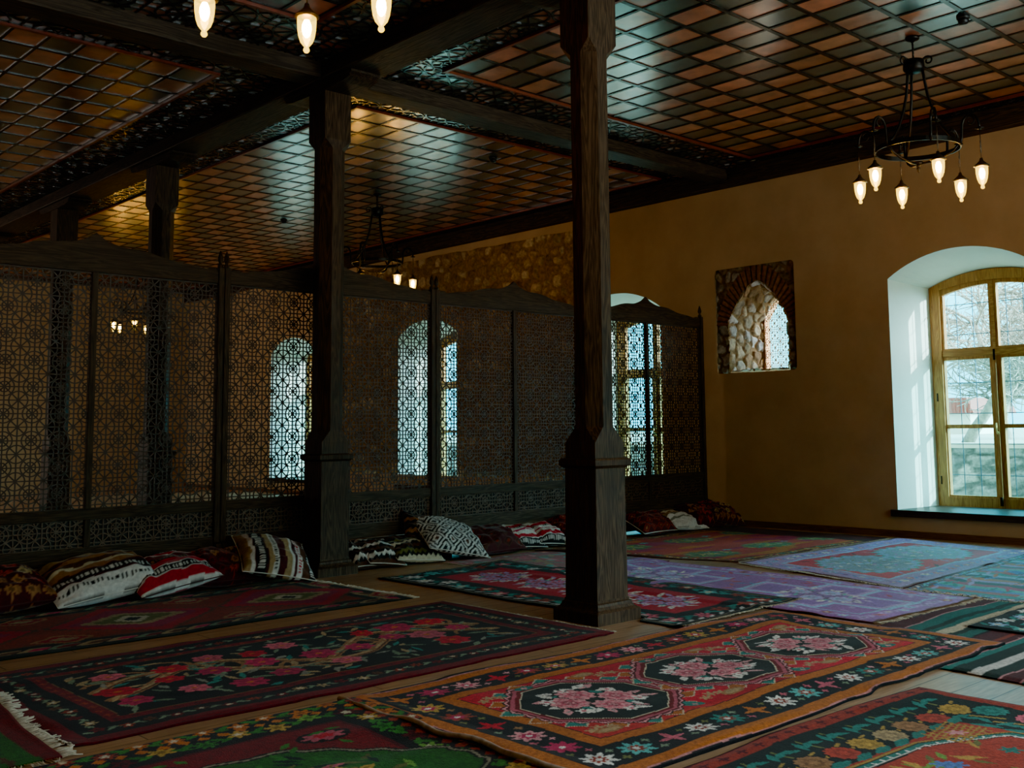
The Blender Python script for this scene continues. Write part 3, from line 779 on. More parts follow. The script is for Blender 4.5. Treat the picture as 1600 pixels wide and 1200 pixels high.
# ------------------------------------------------------------------ rugs
K = {k: srgb(*v) for k, v in dict(red=(196,8,46), dred=(112,14,24), wine=(84,14,26), orange=(196,108,30), rust=(150,52,30), brick=(186,60,44), black=(22,22,24),
     navy=(20,30,40), dgreen=(22,44,36), green=(52,122,40), lgreen=(110,160,60), teal=(36,128,118), lteal=(90,180,176), pink=(206,92,112), lpink=(226,150,156), magenta=(186,32,84),
     cream=(214,200,168), white=(232,228,220), tan=(160,112,70), beige=(176,148,104), brown=(92,54,34), grey=(134,134,120), gold=(190,150,60), blue=(90,130,200), lblue=(150,190,226),
     purple=(142,90,182), lilac=(184,146,206), olive=(110,110,56), sage=(122,140,110)).items()}
class Art:
    def __init__(s, L, W, res):
        s.L, s.W = L, W; s.nu, s.nv = int(L/res)+1, int(W/res)+1
        s.u = np.linspace(0, L, s.nu); s.v = np.linspace(0, W, s.nv)
        s.U, s.V = np.meshgrid(s.u, s.v)
        # hand-woven wobble
        sd = int(L*1000+W*77) % 999
        s.Uw = s.U+.010*vnoise(s.U*3, s.V*3, sd)+.004*vnoise(s.U*14, s.V*14, sd+1)
        s.Vw = s.V+.010*vnoise(s.U*3+40, s.V*3, sd+2)+.004*vnoise(s.U*14, s.V*14+30, sd+3)
        s.C = np.zeros((s.nv, s.nu, 3)); s.sd = sd
    def rect(s, u0, u1, v0, v1, c):
        m = (s.Uw >= u0) & (s.Uw <= u1) & (s.Vw >= v0) & (s.Vw <= v1); s.C[m] = c
    def inset(s): return np.minimum(np.minimum(s.Uw, s.L-s.Uw), np.minimum(s.Vw, s.W-s.Vw))
    def band(s, d0, d1, c):
        d = s.inset(); s.C[(d >= (d0 if d0 > 0 else -1)) & (d < d1)] = c
    def win(s, cu, cv, r):
        i0, i1 = np.searchsorted(s.u, [cu-r-.03, cu+r+.03]); j0, j1 = np.searchsorted(s.v, [cv-r-.03, cv+r+.03])
        return slice(j0, j1), slice(i0, i1)
    def put(s, cu, cv, r, fn, c):
        sl = s.win(cu, cv, r); x = s.Uw[sl]-cu; y = s.Vw[sl]-cv
        if x.size == 0: return
        m = fn(x, y); s.C[sl][m] = c
    def ell(s, cu, cv, a, b_, c, rot=0):
        ca, sa = math.cos(rot), math.sin(rot)
        s.put(cu, cv, max(a, b_), lambda x, y: ((x*ca+y*sa)/a)**2+((-x*sa+y*ca)/b_)**2 < 1, c)
    def leaf(s, cu, cv, a, b_, c, rot=0):
        ca, sa = math.cos(rot), math.sin(rot)
        def f(x, y):
            p = (x*ca+y*sa)/a; q_ = (-x*sa+y*ca)/b_
            return (np.abs(p) < 1) & (np.abs(q_) < np.maximum(1-np.abs(p), 0)**.7)
        s.put(cu, cv, max(a, b_), f, c)
    def flower(s, cu, cv, r, c, n=6, depth=.28, rot=0, sy=1.0):
        def f(x, y):
            y = y/sy; a = np.arctan2(y, x); rr = np.hypot(x, y); return rr < r*(1-depth+depth*np.cos(n*(a-rot)))
        s.put(cu, cv, r*max(1, sy), f, c)
    def star(s, cu, cv, r, c, n=8):
        def f(x, y):
            a = (np.arctan2(y, x)/(2*PI)*n) % 1; a = np.abs(a-.5)*2; return np.hypot(x, y) < r*(.5+.5*a)
        s.put(cu, cv, r, f, c)
    def dia(s, cu, cv, a, b_, c): s.put(cu, cv, max(a, b_), lambda x, y: np.abs(x)/a+np.abs(y)/b_ < 1, c)
    def stepdia(s, cu, cv, a, b_, c, st=.03):
        s.put(cu, cv, max(a, b_), lambda x, y: np.floor(np.abs(x)/st)*st/a+np.floor(np.abs(y)/st)*st/b_ < 1, c)
    def octo(s, cu, cv, a, b_, cut, c, teeth=0, tn=14):
        """elongated octagon a x b with cut corners (cut: share of a)"""
        def f(x, y):
            X_, Y_ = np.abs(x)/a, np.abs(y)/b_
            d = np.maximum(np.maximum(X_, Y_), (X_+Y_)/(2-cut))
            if teeth:
                an = np.arctan2(y/b_, x/a)/(2*PI)*tn % 1; return d < 1-teeth+teeth*2*np.abs(an-.5)
            return d < 1
        s.put(cu, cv, max(a, b_), f, c)
    def line(s, p, q_, w, c):
        (a, b_), (e, g) = p, q_; cu, cv = (a+e)/2, (b_+g)/2; l2 = (e-a)**2+(g-b_)**2+1e-12
        def f(x, y):
            X_, Y_ = x+cu-a, y+cv-b_; t = np.clip((X_*(e-a)+Y_*(g-b_))/l2, 0, 1)
            return np.hypot(X_-t*(e-a), Y_-t*(g-b_)) < w
        s.put(cu, cv, math.sqrt(l2)/2+w, f, c)
    def path(s, pts, w, c):
        for p, q_ in zip(pts, pts[1:]): s.line(p, q_, w, c)
    def around(s, d, step):
        """points along the rectangle inset by d, with direction"""
        out = []
        nu = max(1, round((s.L-2*d)/step)); nv = max(1, round((s.W-2*d)/step))
        for i in range(nu):
            out.append((d+(s.L-2*d)*i/nu, d, 0)); out.append((s.L-d-(s.L-2*d)*i/nu, s.W-d, PI))
        for i in range(nv):
            out.append((s.L-d, d+(s.W-2*d)*i/nv, PI/2)); out.append((d, s.W-d-(s.W-2*d)*i/nv, -PI/2))
        return out
    def finish(s, abrash=.12, grain=.16):
        r = np.random.RandomState(s.sd)
        g = 1+abrash*vnoise(s.U*.7, s.V*7, s.sd+7)+.06*vnoise(s.U*30, s.V*30, s.sd+8)
        s.C = s.C*(g*(1+grain*(r.rand(*s.U.shape)-.5)*2))[..., None]
        return np.clip(s.C, 0.004, 1)
    # composite motifs
    def bouquet(s, cu, cv, a, b_, rr, cols=('pink','lpink','white','teal')):
        rose, rose2, lf, acc = [K[c] for c in cols]
        for i in range(22):
            t = 2*PI*i/22+rr.uniform(-.12, .12); q_ = rr.uniform(.66, .98)
            x, y = cu+a*q_*math.cos(t), cv+b_*q_*math.sin(t)
            s.leaf(x, y, rr.uniform(.045, .07), rr.uniform(.018, .028), lf if i % 3 else rose2, t+rr.uniform(-.8, .8))
            s.leaf(x, y, .03, .006, lf*.45, t)
        for i in range(9):
            t = i*.7; s.leaf(cu+a*.55*math.cos(t), cv+b_*.62*math.sin(t), .055, .024, acc, t+1.2)
        for i, (dx, dy) in enumerate(((-.48, .12), (.02, .46), (.50, -.06), (-.02, -.40))):
            R0 = min(a, b_)*.33; x, y = cu+a*dx, cv+b_*dy
            s.flower(x, y, R0*1.22, K['black']*.6, 9, .08, i); s.flower(x, y, R0*1.12, rose2, 9, .09, i); s.flower(x, y, R0*.86, rose, 7, .12, i+.4)
            for k in range(5): s.leaf(x+R0*.55*math.cos(k*1.257+i), y+R0*.55*math.sin(k*1.257+i), R0*.32, R0*.13, rose2, k*1.257+i+PI/2)
            s.flower(x, y, R0*.42, rose*.55, 5, .15, i); s.flower(x, y, R0*.28, rose2, 5, .2, i); s.ell(x, y, R0*.1, R0*.1, rose*.5)
        for i in range(6):
            t = i*1.05+.5; x, y = cu+a*.80*math.cos(t), cv+b_*.80*math.sin(t); s.flower(x, y, .04, lf, 5, .25, t); s.ell(x, y, .013, .013, rose)
    def floral_band(s, d, step, cols, rr, r0=.04, leafc='sage', vine=None):
        pts = s.around(d, step)
        for i, (x, y, a) in enumerate(pts):
            c = K[cols[rr.randrange(len(cols))]]
            ca, sa = math.cos(a), math.sin(a)
            off = r0*.35*(1 if i % 4 < 2 else -1)
            x1, y1 = x-sa*off, y+ca*off
            for k in (-1, 1):
                s.leaf(x1+ca*k*step*.42+sa*off*1.6, y1+sa*k*step*.42-ca*off*1.6, r0*.8, r0*.32, K[leafc]*(.7+.5*rr.random()), a+k*.6)
            s.flower(x1, y1, r0, c, rr.choice((5, 6, 8)), .25, rr.uniform(0, 3)); s.flower(x1, y1, r0*.42, K['cream'] if rr.random() < .5 else c*.45, 5, .2)

layers = []         # rugs already laid: (inverse map, L, W, thickness)
def lay_rug(name, label, cor, res, paint, thick=.009, wav=.006, fringe=(), seed=0, cat='rug', fl=.06, mat=None, roll=False, foot=None):
    c00, c10, c11, c01 = [np.array(c, float) for c in cor]
    L_ = (np.linalg.norm(c10-c00)+np.linalg.norm(c11-c01))/2; W_ = (np.linalg.norm(c01-c00)+np.linalg.norm(c11-c10))/2
    A = Art(L_, W_, res); rr = random.Random(seed+5); paint(A, rr); col = A.finish(); col = np.clip(col*1.15, 0, 1) if mat else col  # rugs given their own pile are lightened to paint in window light
    S, T_ = A.U/L_, A.V/W_
    sb, tb = S+0, T_+0
    P = (c00*(1-sb[..., None])*(1-tb[..., None])+c10*sb[..., None]*(1-tb[..., None])+c11*sb[..., None]*tb[..., None]+c01*(1-sb[..., None])*tb[..., None])
    # wobbly edges
    P[..., 0] += .022*vnoise(A.U*1.7+3, A.V*1.7, seed+1)+.008*vnoise(A.U*6, A.V*6, seed+11); P[..., 1] += .022*vnoise(A.U*1.7, A.V*1.7+8, seed+2)+.008*vnoise(A.U*6+5, A.V*6, seed+12)
    if foot:      # edge pushed aside by a pillar foot
        fx, fy, fh = foot
        lim = fx+fh*np.clip((fh+.12-np.abs(P[..., 1]-fy))/.12, 0, 1)
        near = (np.abs(P[..., 1]-fy) < fh+.12) & (P[..., 0] < fx+fh+.25)
        t_ = np.clip((P[..., 0]-5.30)/.5, 0, 1); P[..., 0] = np.where(near, np.maximum(P[..., 0], lim+(t_-.2)*.25*(P[..., 0] > lim-.12)), P[..., 0])
    base = np.zeros(P.shape[:2])
    for (g0, ex, ey, l, w, th) in layers:
        d = P-g0; a = d@ex; b_ = d@ey
        ins = np.minimum(np.minimum(a, l-a), np.minimum(b_, w-b_))
        base = base+th*np.clip((ins+.07)/.07, 0, 1)
    edge = np.minimum(np.minimum(A.U, L_-A.U), np.minimum(A.V, W_-A.V))
    w_ = np.maximum(0, vnoise(A.U*1.3, A.V*2.1, seed+3))*wav*2+np.maximum(0, vnoise(A.U*4, A.V*5, seed+4))*wav*.8
    rip = np.maximum(0, vnoise(A.U*3.5+A.V*1.5, A.V*2, seed+6)-.35)*wav*3*np.exp(-edge/.10)
    z = base+thick+w_*np.clip(edge/.05, .2, 1)+rip
    V = np.concatenate([P, z[..., None]], -1)
    nv, nu = z.shape
    i = np.arange(nv*nu).reshape(nv, nu)
    q = np.stack([i[:-1,:-1], i[:-1,1:], i[1:,1:], i[1:,:-1]], -1).reshape(-1, 4)
    loop = np.concatenate([i[0,:-1], i[:-1,-1], i[-1,:0:-1], i[:0:-1,0]])
    low = V.reshape(-1,3)[loop].copy(); low[:, 2] = np.maximum(base.reshape(-1)[loop]+.0008, low[:, 2]-thick-.001)
    nb_ = nv*nu+np.arange(len(loop)); nx_ = np.roll(np.arange(len(loop)), -1)
    sk = np.stack([loop[nx_], loop, nb_, nb_[nx_]], -1)
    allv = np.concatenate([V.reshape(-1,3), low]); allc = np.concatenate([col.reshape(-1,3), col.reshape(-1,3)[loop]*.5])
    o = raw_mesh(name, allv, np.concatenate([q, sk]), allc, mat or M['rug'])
    tag(o, label, cat, 'patterned rugs covering the floor')
    ex = (c10-c00)/np.linalg.norm(c10-c00); ey = (c01-c00)/np.linalg.norm(c01-c00)
    layers.append((c00, ex, ey, L_, W_, thick+.002))
    if roll:      # pale corded edge lying proud along one end
        mb = MB(); VF = V.reshape(-1, 3); row = i[::6, 0]
        pts = [VF[k]+np.array([-.012+.012*math.sin(j*.55), 0, .004+.006*math.sin(j*.8+1)]) for j, k in enumerate(row)]
        mb.tube(pts, .012, 8); mb.build('corded_edge', M['cord'], o)
    for side in fringe:
        row = {'u0': i[:, 0], 'u1': i[:, -1], 'v0': i[0, :], 'v1': i[-1, :]}[side]
        inn = {'u0': i[:, 2], 'u1': i[:, -3], 'v0': i[2, :], 'v1': i[-3, :]}[side]
        mb = MB(); VF = V.reshape(-1, 3); stp = max(1, int(round(.013/res)))
        for k in range(0, len(row)-1, stp):
            p = VF[row[k]]; d = p-VF[inn[k]]; d[2] = 0; d /= np.linalg.norm(d)+1e-9
            l = fl*rr.uniform(.5, 1.15); t = np.array([-d[1], d[0], 0]); sw = rr.uniform(-.4, .4)
            zb = p[2]-thick*.5
            pts = [p+np.array([0, 0, -.003]), p+d*l*.5+t*sw*l*.5+np.array([0, 0, -.004+rr.uniform(0, .006)]), p+d*l+t*(sw*l+rr.uniform(-.01, .01))+np.array([0, 0, max(-.006, -thick)+rr.uniform(0, .008)])]
            mb.tube(pts, .0032, 4)
        mb.build('fringe', M['fringe'], o)
    return o

# --- rug patterns
def p_kilim(s, rr):           # red-brown kilim at far left
    s.C[:] = K['rust']*.75
    s.band(0, .02, K['dgreen']); s.band(.02, .26, K['black'])
    for d, cc in ((.14, ('pink','red','beige')),):
        for i, (x, y, a) in enumerate(s.around(d, .17)):
            s.leaf(x, y, .12, .05, K['beige' if i % 3 else 'sage']*.8, a+.35); s.leaf(x+.03, y, .085, .035, K[('dred','magenta','brown')[i % 3]], a+.35)
    s.band(.26, .285, K['brown'])
    n = 3
    for i in range(n):
        cu = s.L*(i+.5)/n
        s.stepdia(cu, s.W/2, .58, .58, K['brown'], .04); s.stepdia(cu, s.W/2, .54, .54, K['red']*.7, .04); s.stepdia(cu, s.W/2, .42, .42, K['magenta']*.55, .04)
        s.stepdia(cu, s.W/2, .36, .24, K['beige']*.8, .03); s.stepdia(cu, s.W/2, .26, .16, K['olive']*.8, .03); s.stepdia(cu, s.W/2, .12, .1, K['cream']*.8, .03); s.stepdia(cu, s.W/2, .05, .05, K['black'], .02)
    for i in range(n+1):
        cu = s.L*i/n
        for sg in (.22, .78):
            s.stepdia(cu, s.W*sg, .17, .14, K['tan']*.9, .02); s.stepdia(cu, s.W*sg, .13, .10, K['red']*.5, .02); s.stepdia(cu, s.W*sg, .07, .05, K['beige']*.7, .02)
    s.C *= .98
def p_tree(s, rr):            # dark floral rug with winding branches
    s.C[:] = K['black']*.7
    s.band(0, .02, K['wine']); s.band(.015, .085, K['dred']*.95); s.band(.085, .265, K['black']*1.1)
    s.floral_band(.175, .125, ['rust','brown','dred','beige'], rr, .038, 'sage')
    s.band(.265, .335, K['dred']*1.05)
    for i, (x, y, a) in enumerate(s.around(.30, .10)): s.flower(x, y, .025, K['rust' if i % 2 else 'wine'], 4, .3, a)
    s.band(.335, .342, K['tan']*.6)
    u0, u1, v0, v1 = .42, s.L-.42, .42, s.W-.42; vm = (v0+v1)/2; H = (v1-v0)/2
    # two winding branches
    for ph, sg in ((0, 1), (1.9, -1)):
        pts = [(u0+(u1-u0)*t/50, vm+sg*H*.50*math.sin(t/50*PI*3.4+ph)) for t in range(51)]
        s.path(pts, .034, K['tan']*.95); s.path([(a+.006, b_+.014) for a, b_ in pts], .010, K['beige']*1.1); s.path([(a, b_-.02) for a, b_ in pts], .007, K['brown'])
        for i in range(3, 50, 4):
            x, y = pts[i]; t = rr.uniform(0, 2*PI); l = rr.uniform(.10, .2)
            q_ = [(x+l*1.3*k/8*math.cos(t+k*.22), y+l*1.3*k/8*math.sin(t+k*.22)) for k in range(9)]
            s.path(q_, .014, K['tan']*.9)
    for i in range(210):
        x, y = rr.uniform(u0, u1), rr.uniform(v0-.04, v1+.04)
        s.leaf(x, y, rr.uniform(.04, .075), rr.uniform(.014, .024), K[rr.choice(('sage','grey','sage','beige','teal'))]*rr.uniform(.75, 1.1), rr.uniform(0, PI))
    nx = 9
    for i in range(nx):
        for j in range(3):
            x = u0+(u1-u0)*(i+.5)/nx+rr.uniform(-.07, .07); y = v0+(v1-v0)*(j+.5)/3+rr.uniform(-.07, .07)
            if rr.random() < .14: continue
            R0 = rr.uniform(.085, .135); c = K[rr.choice(('magenta','magenta','red','pink'))]*rr.uniform(.9, 1.2)
            s.flower(x, y, R0, c, rr.choice((6, 7, 8)), .12, rr.uniform(0, 3)); s.flower(x, y, R0*.66, c*.68, 5, .2, rr.uniform(0, 3)); s.flower(x, y, R0*.40, c*1.15, 5, .25); s.ell(x, y, R0*.2, R0*.14, K['orange'])
def p_striped_corner(s, rr):
    s.C[:] = K['dgreen']
    cols = ['dred','green','olive','dgreen','wine','green','brown']
    for i in range(40): s.rect(s.L-.12*(i+1)-.1, s.L-.12*i-.1, 0, s.W, K[cols[i % 7]]*.7)
    s.rect(s.L-.09, s.L+.1, -1, s.W+1, K['dred']*.85); s.rect(s.L-.26, s.L-.09, -1, s.W+1, K['green']*.55); s.rect(s.L-.42, s.L-.26, -1, s.W+1, K['dgreen'])
    for i in range(30): s.leaf(rr.uniform(0, s.L-.2), rr.uniform(0, s.W), .14, .02, K[rr.choice(('green','lgreen','brown'))]*.7, PI/2)
def p_green(s, rr):           # red rug with green medallion
    s.C[:] = K['dred']*1.05
    s.band(0, .015, K['black']); s.band(.015, .35, K['black']*1.1)
    s.floral_band(.09, .15, ['orange','orange','rust'], rr, .055, 'green'); s.floral_band(.235, .17, ['green','lgreen','wine','gold'], rr, .06, 'green')
    for i, (x, y, a) in enumerate(s.around(.165, .09)): s.dia(x, y, .03, .03, K['orange' if i % 2 else 'rust'])
    s.band(.33, .35, K['wine'])
    cu, cv = s.L/2-.05, s.W/2-.10
    for a, b_, c in ((.72, .53, K['black']), (.705, .515, K['cream']*.4), (.69, .50, K['black']), (.675, .485, K['green']*.55)):
        s.octo(cu, cv, a, b_, .75, c, .045, 18)
    for i in range(170): 
        x, y = cu+rr.uniform(-.5, .5), cv+rr.uniform(-.45, .45)
        if abs(x-cu)/.55+abs(y-cv)/.46 < 1.2: s.leaf(x, y, .06, .018, K[rr.choice(('lgreen','dgreen','green','green','dgreen','olive'))]*rr.uniform(.6, 1), rr.uniform(0, PI))
    s.bouquet(cu, cv, .3, .25, rr, ('magenta','pink','gold','dgreen'))
    for sx in (-1, 1):
        for sy in (-1, 1):
            x, y = cu+sx*.36+.02, s.W/2+sy*.47
            s.ell(x, y, .12, .075, K['black']); s.flower(x, y, .10, K['pink']*.8, 8, .15, 0, .6); s.flower(x, y, .06, K['red'], 6, .2, 0, .6)
            for k in range(5): s.leaf(x+rr.uniform(-.2, .2), y+rr.uniform(-.12, .12), .04, .016, K['green'], rr.uniform(0, PI))
def p_medallion(s, rr):       # the bright red rug with three octagons
    s.C[:] = K['red']
    U, V = s.Uw, s.Vw
    s.C[:] = K['red'][None, None]*(1+.35*vnoise(U*1.2, V*9, 77))[..., None]
    m = vnoise(U*1.5+5, V*12, 78) > .45; s.C[m] = K['red']*.8+K['orange']*.12
    s.band(0, .012, K['black']); s.band(.012, .022, K['lpink']*.7); s.band(.022, .10, K['orange']*.82); s.band(.10, .106, K['black']); s.band(.106, .315, K['black']*1.1)
    pts = s.around(.21, .205)
    seq = ['white','magenta','orange','lpink','teal','red','white','rust','pink','gold','lteal','orange']
    for i, (x, y, a) in enumerate(pts):
        c = K[seq[(i*5) % len(seq)]]
        if i % 3 == 1:
            for k in range(4): s.leaf(x+.03*math.cos(k*PI/2+a), y+.03*math.sin(k*PI/2+a), .05, .018, c, k*PI/2+a)
        else:
            s.star(x, y, .085, c, 8); s.star(x, y, .045, K['magenta' if i % 2 else 'rust'], 8); s.ell(x, y, .015, .015, K['white'])
        for k in (-1, 1): s.flower(x+math.cos(a)*.10-math.sin(a)*.05*k, y+math.sin(a)*.10+math.cos(a)*.05*k, .022, K[rr.choice(('pink','tan','lpink','olive','sage'))], 4, .3)
    s.band(.315, .322, K['black']); s.band(.322, .395, K['orange']*.8); s.band(.395, .402, K['black'])
    n = 3; il = s.L-2*.40; vm = s.W/2
    for i in range(n):
        cu = .40+il*(i+.5)/n; a, b_ = il/n*.455, (s.W-.84)*.435
        # teal and orange teeth
        for k in range(16):
            t = 2*PI*(k+.5)/16; x, y = cu+a*1.10*math.cos(t), vm+b_*1.10*math.sin(t)
            x = min(max(x, cu-a*1.16), cu+a*1.16)
            s.dia(x, y, .075, .06, K['cream']*.9); s.dia(x, y, .066, .05, K['teal' if k % 2 else 'orange']*(1.0 if k % 2 else .8))
        s.octo(cu, vm, a*1.10, b_*1.12, .62, K['black'], .05, 30); s.octo(cu, vm, a*1.08, b_*1.09, .62, K['lpink'], .05, 30); s.octo(cu, vm, a*1.045, b_*1.05, .62, K['wine'], .03, 30)
        s.octo(cu, vm, a*1.0, b_*1.0, .62, K['pink']*.8); s.octo(cu, vm, a*.955, b_*.945, .62, K['dred']); s.octo(cu, vm, a*.90, b_*.88, .62, K['cream']); s.octo(cu, vm, a*.885, b_*.86, .62, K['black']*.9+K['dgreen']*.3)
        s.bouquet(cu, vm, a*.70, b_*.70, rr)
    for i in range(n+1):
        cu = .40+il*i/n; cu = min(max(cu, .50), s.L-.50)
        for sg in (-1, 1):
            y = vm+sg*(s.W/2-.52)
            for k in range(3): s.flower(cu+(k-1)*.05, y+(.012 if k % 2 else -.012), .035, K['beige'], 5, .3, k)
    for i in range(n):
        cu = .40+il*(i+.5)/n
        for sg in (-1, 1):
            y = vm+sg*(s.W/2-.475); x = cu+sg*.33
            s.ell(x, y, .075, .035, K['tan']); s.ell(x, y, .055, .02, K['beige']); s.ell(x-.5*sg+.1, y, .06, .03, K['teal']*.8); s.flower(x-.5*sg+.1, y, .02, K['lpink'], 4)
def p_bouquets(s, rr):        # black border, red field, bouquets
    s.C[:] = K['red']*.8
    s.band(0, .02, K['dgreen']*.6); s.band(.02, .36, K['black'])
    s.floral_band(.19, .26, ['brick','pink','white','rust','lteal'], rr, .085, 'teal'); s.band(.04, .05, K['beige']*.7); s.band(.345, .36, K['wine'])
    for i, (x, y, a) in enumerate(s.around(.10, .13)): s.leaf(x, y, .05, .018, K['white' if i % 2 else 'teal']*.8, a+.5)
    n = 4
    for i in range(n):
        s.bouquet(.45+(s.L-.9)*(i+.5)/n, s.W/2, .32, .27, rr, ('pink','lilac','white','lteal'))
def p_faded(s, rr):           # pale worn rug, pink and grey
    s.C[:] = K['pink']*.45+K['grey']*.15
    s.band(0, .2, K['magenta']*.45+K['grey']*.2)
    s.floral_band(.11, .17, ['lpink','grey','teal'], rr, .05, 'grey')
    for i in range(90): s.leaf(rr.uniform(.2, s.L-.2), rr.uniform(.2, s.W-.2), .11, .04, K[rr.choice(('lpink','grey','lteal','beige','pink','teal'))]*.7, rr.uniform(0, PI))
def p_purple(s, rr):  # violet pile: the bluish window sheen is put into the colour
    s.C[:] = K['purple']*.75+K['magenta']*.15
    s.band(0, .02, K['wine']); s.band(.02, .2, K['purple']*.8+K['pink']*.15); s.floral_band(.12, .16, ['lilac','pink','lblue','rust'], rr, .05, 'lilac'); s.band(.2, .225, K['lblue']*.8)
    for i in range(160): s.leaf(rr.uniform(.22, s.L-.22), rr.uniform(.22, s.W-.22), .06, .022, K[rr.choice(('lilac','magenta','blue','purple','pink'))]*.8, rr.uniform(0, PI))
    n = 2
    for i in range(n):
        cu, cv = s.L*(i+.5)/n, s.W/2
        for a, b_, c in ((.68, .24, 'lblue'), (.26, .52, 'lblue'), (.64, .20, 'lilac'), (.22, .48, 'lilac'), (.60, .16, 'purple'), (.18, .44, 'purple')):
            s.rect(cu-a, cu+a, cv-b_, cv+b_, K[c]*.9)
        s.bouquet(cu, cv, .42, .3, rr, ('lblue','lilac','white','lteal'))
def p_ovals(s, rr):
    s.C[:] = K['red']*.95+K['pink']*.12
    s.band(0, .03, K['wine']); s.band(.03, .30, K['lilac']*.75+K['blue']*.1); s.floral_band(.17, .16, ['lblue','white','purple','pink'], rr, .055, 'blue'); s.band(.29, .33, K['lblue'])
    for i in range(60): s.leaf(rr.uniform(.35, s.L-.35), rr.uniform(.35, s.W-.35), .07, .022, K[rr.choice(('lpink','lilac','wine'))]*.8, rr.uniform(0, PI))
    n = 2
    for i in range(n):
        cu, cv = .4+(s.L-.8)*(i+.5)/n, s.W/2
        s.flower(cu, cv, .62, K['lteal']*.8, 22, .05, 0, .85); s.flower(cu, cv, .58, K['lblue']*.9, 22, .05, 0, .85); s.flower(cu, cv, .5, K['lblue']*.6+K['sage']*.3, 18, .05, 0, .85)
        for k in range(80):
            t = rr.uniform(0, 2*PI); q_ = rr.uniform(0, .5); s.leaf(cu+q_*math.cos(t), cv+q_*.82*math.sin(t), .05, .018, K[rr.choice(('white','lteal','lblue','sage','lilac'))], rr.uniform(0, PI))
def p_orange(s, rr):
    s.C[:] = K['brick']*.8
    U, V = s.Uw, s.Vw
    m = vnoise(U*2, V*7, 31) > .2; s.C[m] = K['magenta']*.6
    m = vnoise(U*2+9, V*7, 32) > .4; s.C[m] = K['orange']*.8
    s.band(0, .16, K['brown']); s.floral_band(.09, .14, ['orange','red','beige','teal'], rr, .045, 'gold')
    for i in range(3):
        for j in range(2):
            cu, cv = s.L*(i+.5)/3, s.W*(.27+.46*j)
            s.flower(cu, cv, .36, K['olive']*.6+K['teal']*.2, 16, .08, 0, .7)
            for k in range(46):
                t = rr.uniform(0, 2*PI); q_ = rr.uniform(0, .32); s.leaf(cu+q_*math.cos(t), cv+q_*.7*math.sin(t), .045, .015, K[rr.choice(('sage','lgreen','beige','teal','gold'))], rr.uniform(0, PI))
            s.flower(cu+.45, cv+.1, .06, K['lteal']*.8, 6, .2)
    s.rect(s.L-.55, s.L, 0, s.W, K['wine']*.5)  # dark band paints the shadow along the back edge into the rug
    for i in range(10): s.rect(s.L-.55+.05*i, s.L-.52+.05*i, rr.uniform(0, s.W*.5), rr.uniform(s.W*.5, s.W), K['dred']*.5)
def p_patch(s, rr):
    cols = ['lblue','teal','brick','blue','lteal','magenta','dgreen','lilac','orange','navy']
    for i in range(60):
        s.rect(s.L*i/60, s.L*(i+1)/60, 0, s.W, K[cols[(i//2) % len(cols)]]*.75)
    for i in range(260): s.leaf(rr.uniform(0, s.L), rr.uniform(0, s.W), .11, .02, K[rr.choice(cols)]*.85, rr.uniform(-.4, .4))
    s.band(0, .1, K['wine']*.7); s.floral_band(.05, .1, ['lteal','lpink','orange'], rr, .03, 'blue')
def p_stripes(s, rr):         # stripes run along u
    v = 0; seq = [('wine',.13),('lpink',.012),('green',.10),('dgreen',.05),('green',.05),('cream',.085),('dgreen',.06),('green',.09),('black',.02),('wine',.12),('rust',.03),('wine',.05),('lpink',.012),('teal',.05),('dgreen',.10),('white',.07),('dgreen',.09),('lpink',.012),('wine',.10),('lpink',.012),('green',.09),('white',.05),('dgreen',.1)]
    v = s.W
    k = 0
    while v > 0:
        c, w = seq[k % len(seq)]; k += 1
        cc = K[c]*.8
        if c == 'green': cc = K['dgreen']*.4+K['teal']*.45
        s.rect(-1, s.L+1, v-w, v, cc); v -= w
def p_white_dark(s, rr):
    s.C[:] = K['black']
    s.band(0, .03, K['black']*.5); s.floral_band(.13, .17, ['lteal','white','lpink','lblue'], rr, .065, 'teal'); s.band(.23, .25, K['teal'])
    for i in range(80): s.leaf(rr.uniform(.2, s.L-.2), rr.uniform(.2, s.W-.2), .08, .026, K[rr.choice(('lteal','white','lpink','pink','sage'))], rr.uniform(0, PI))
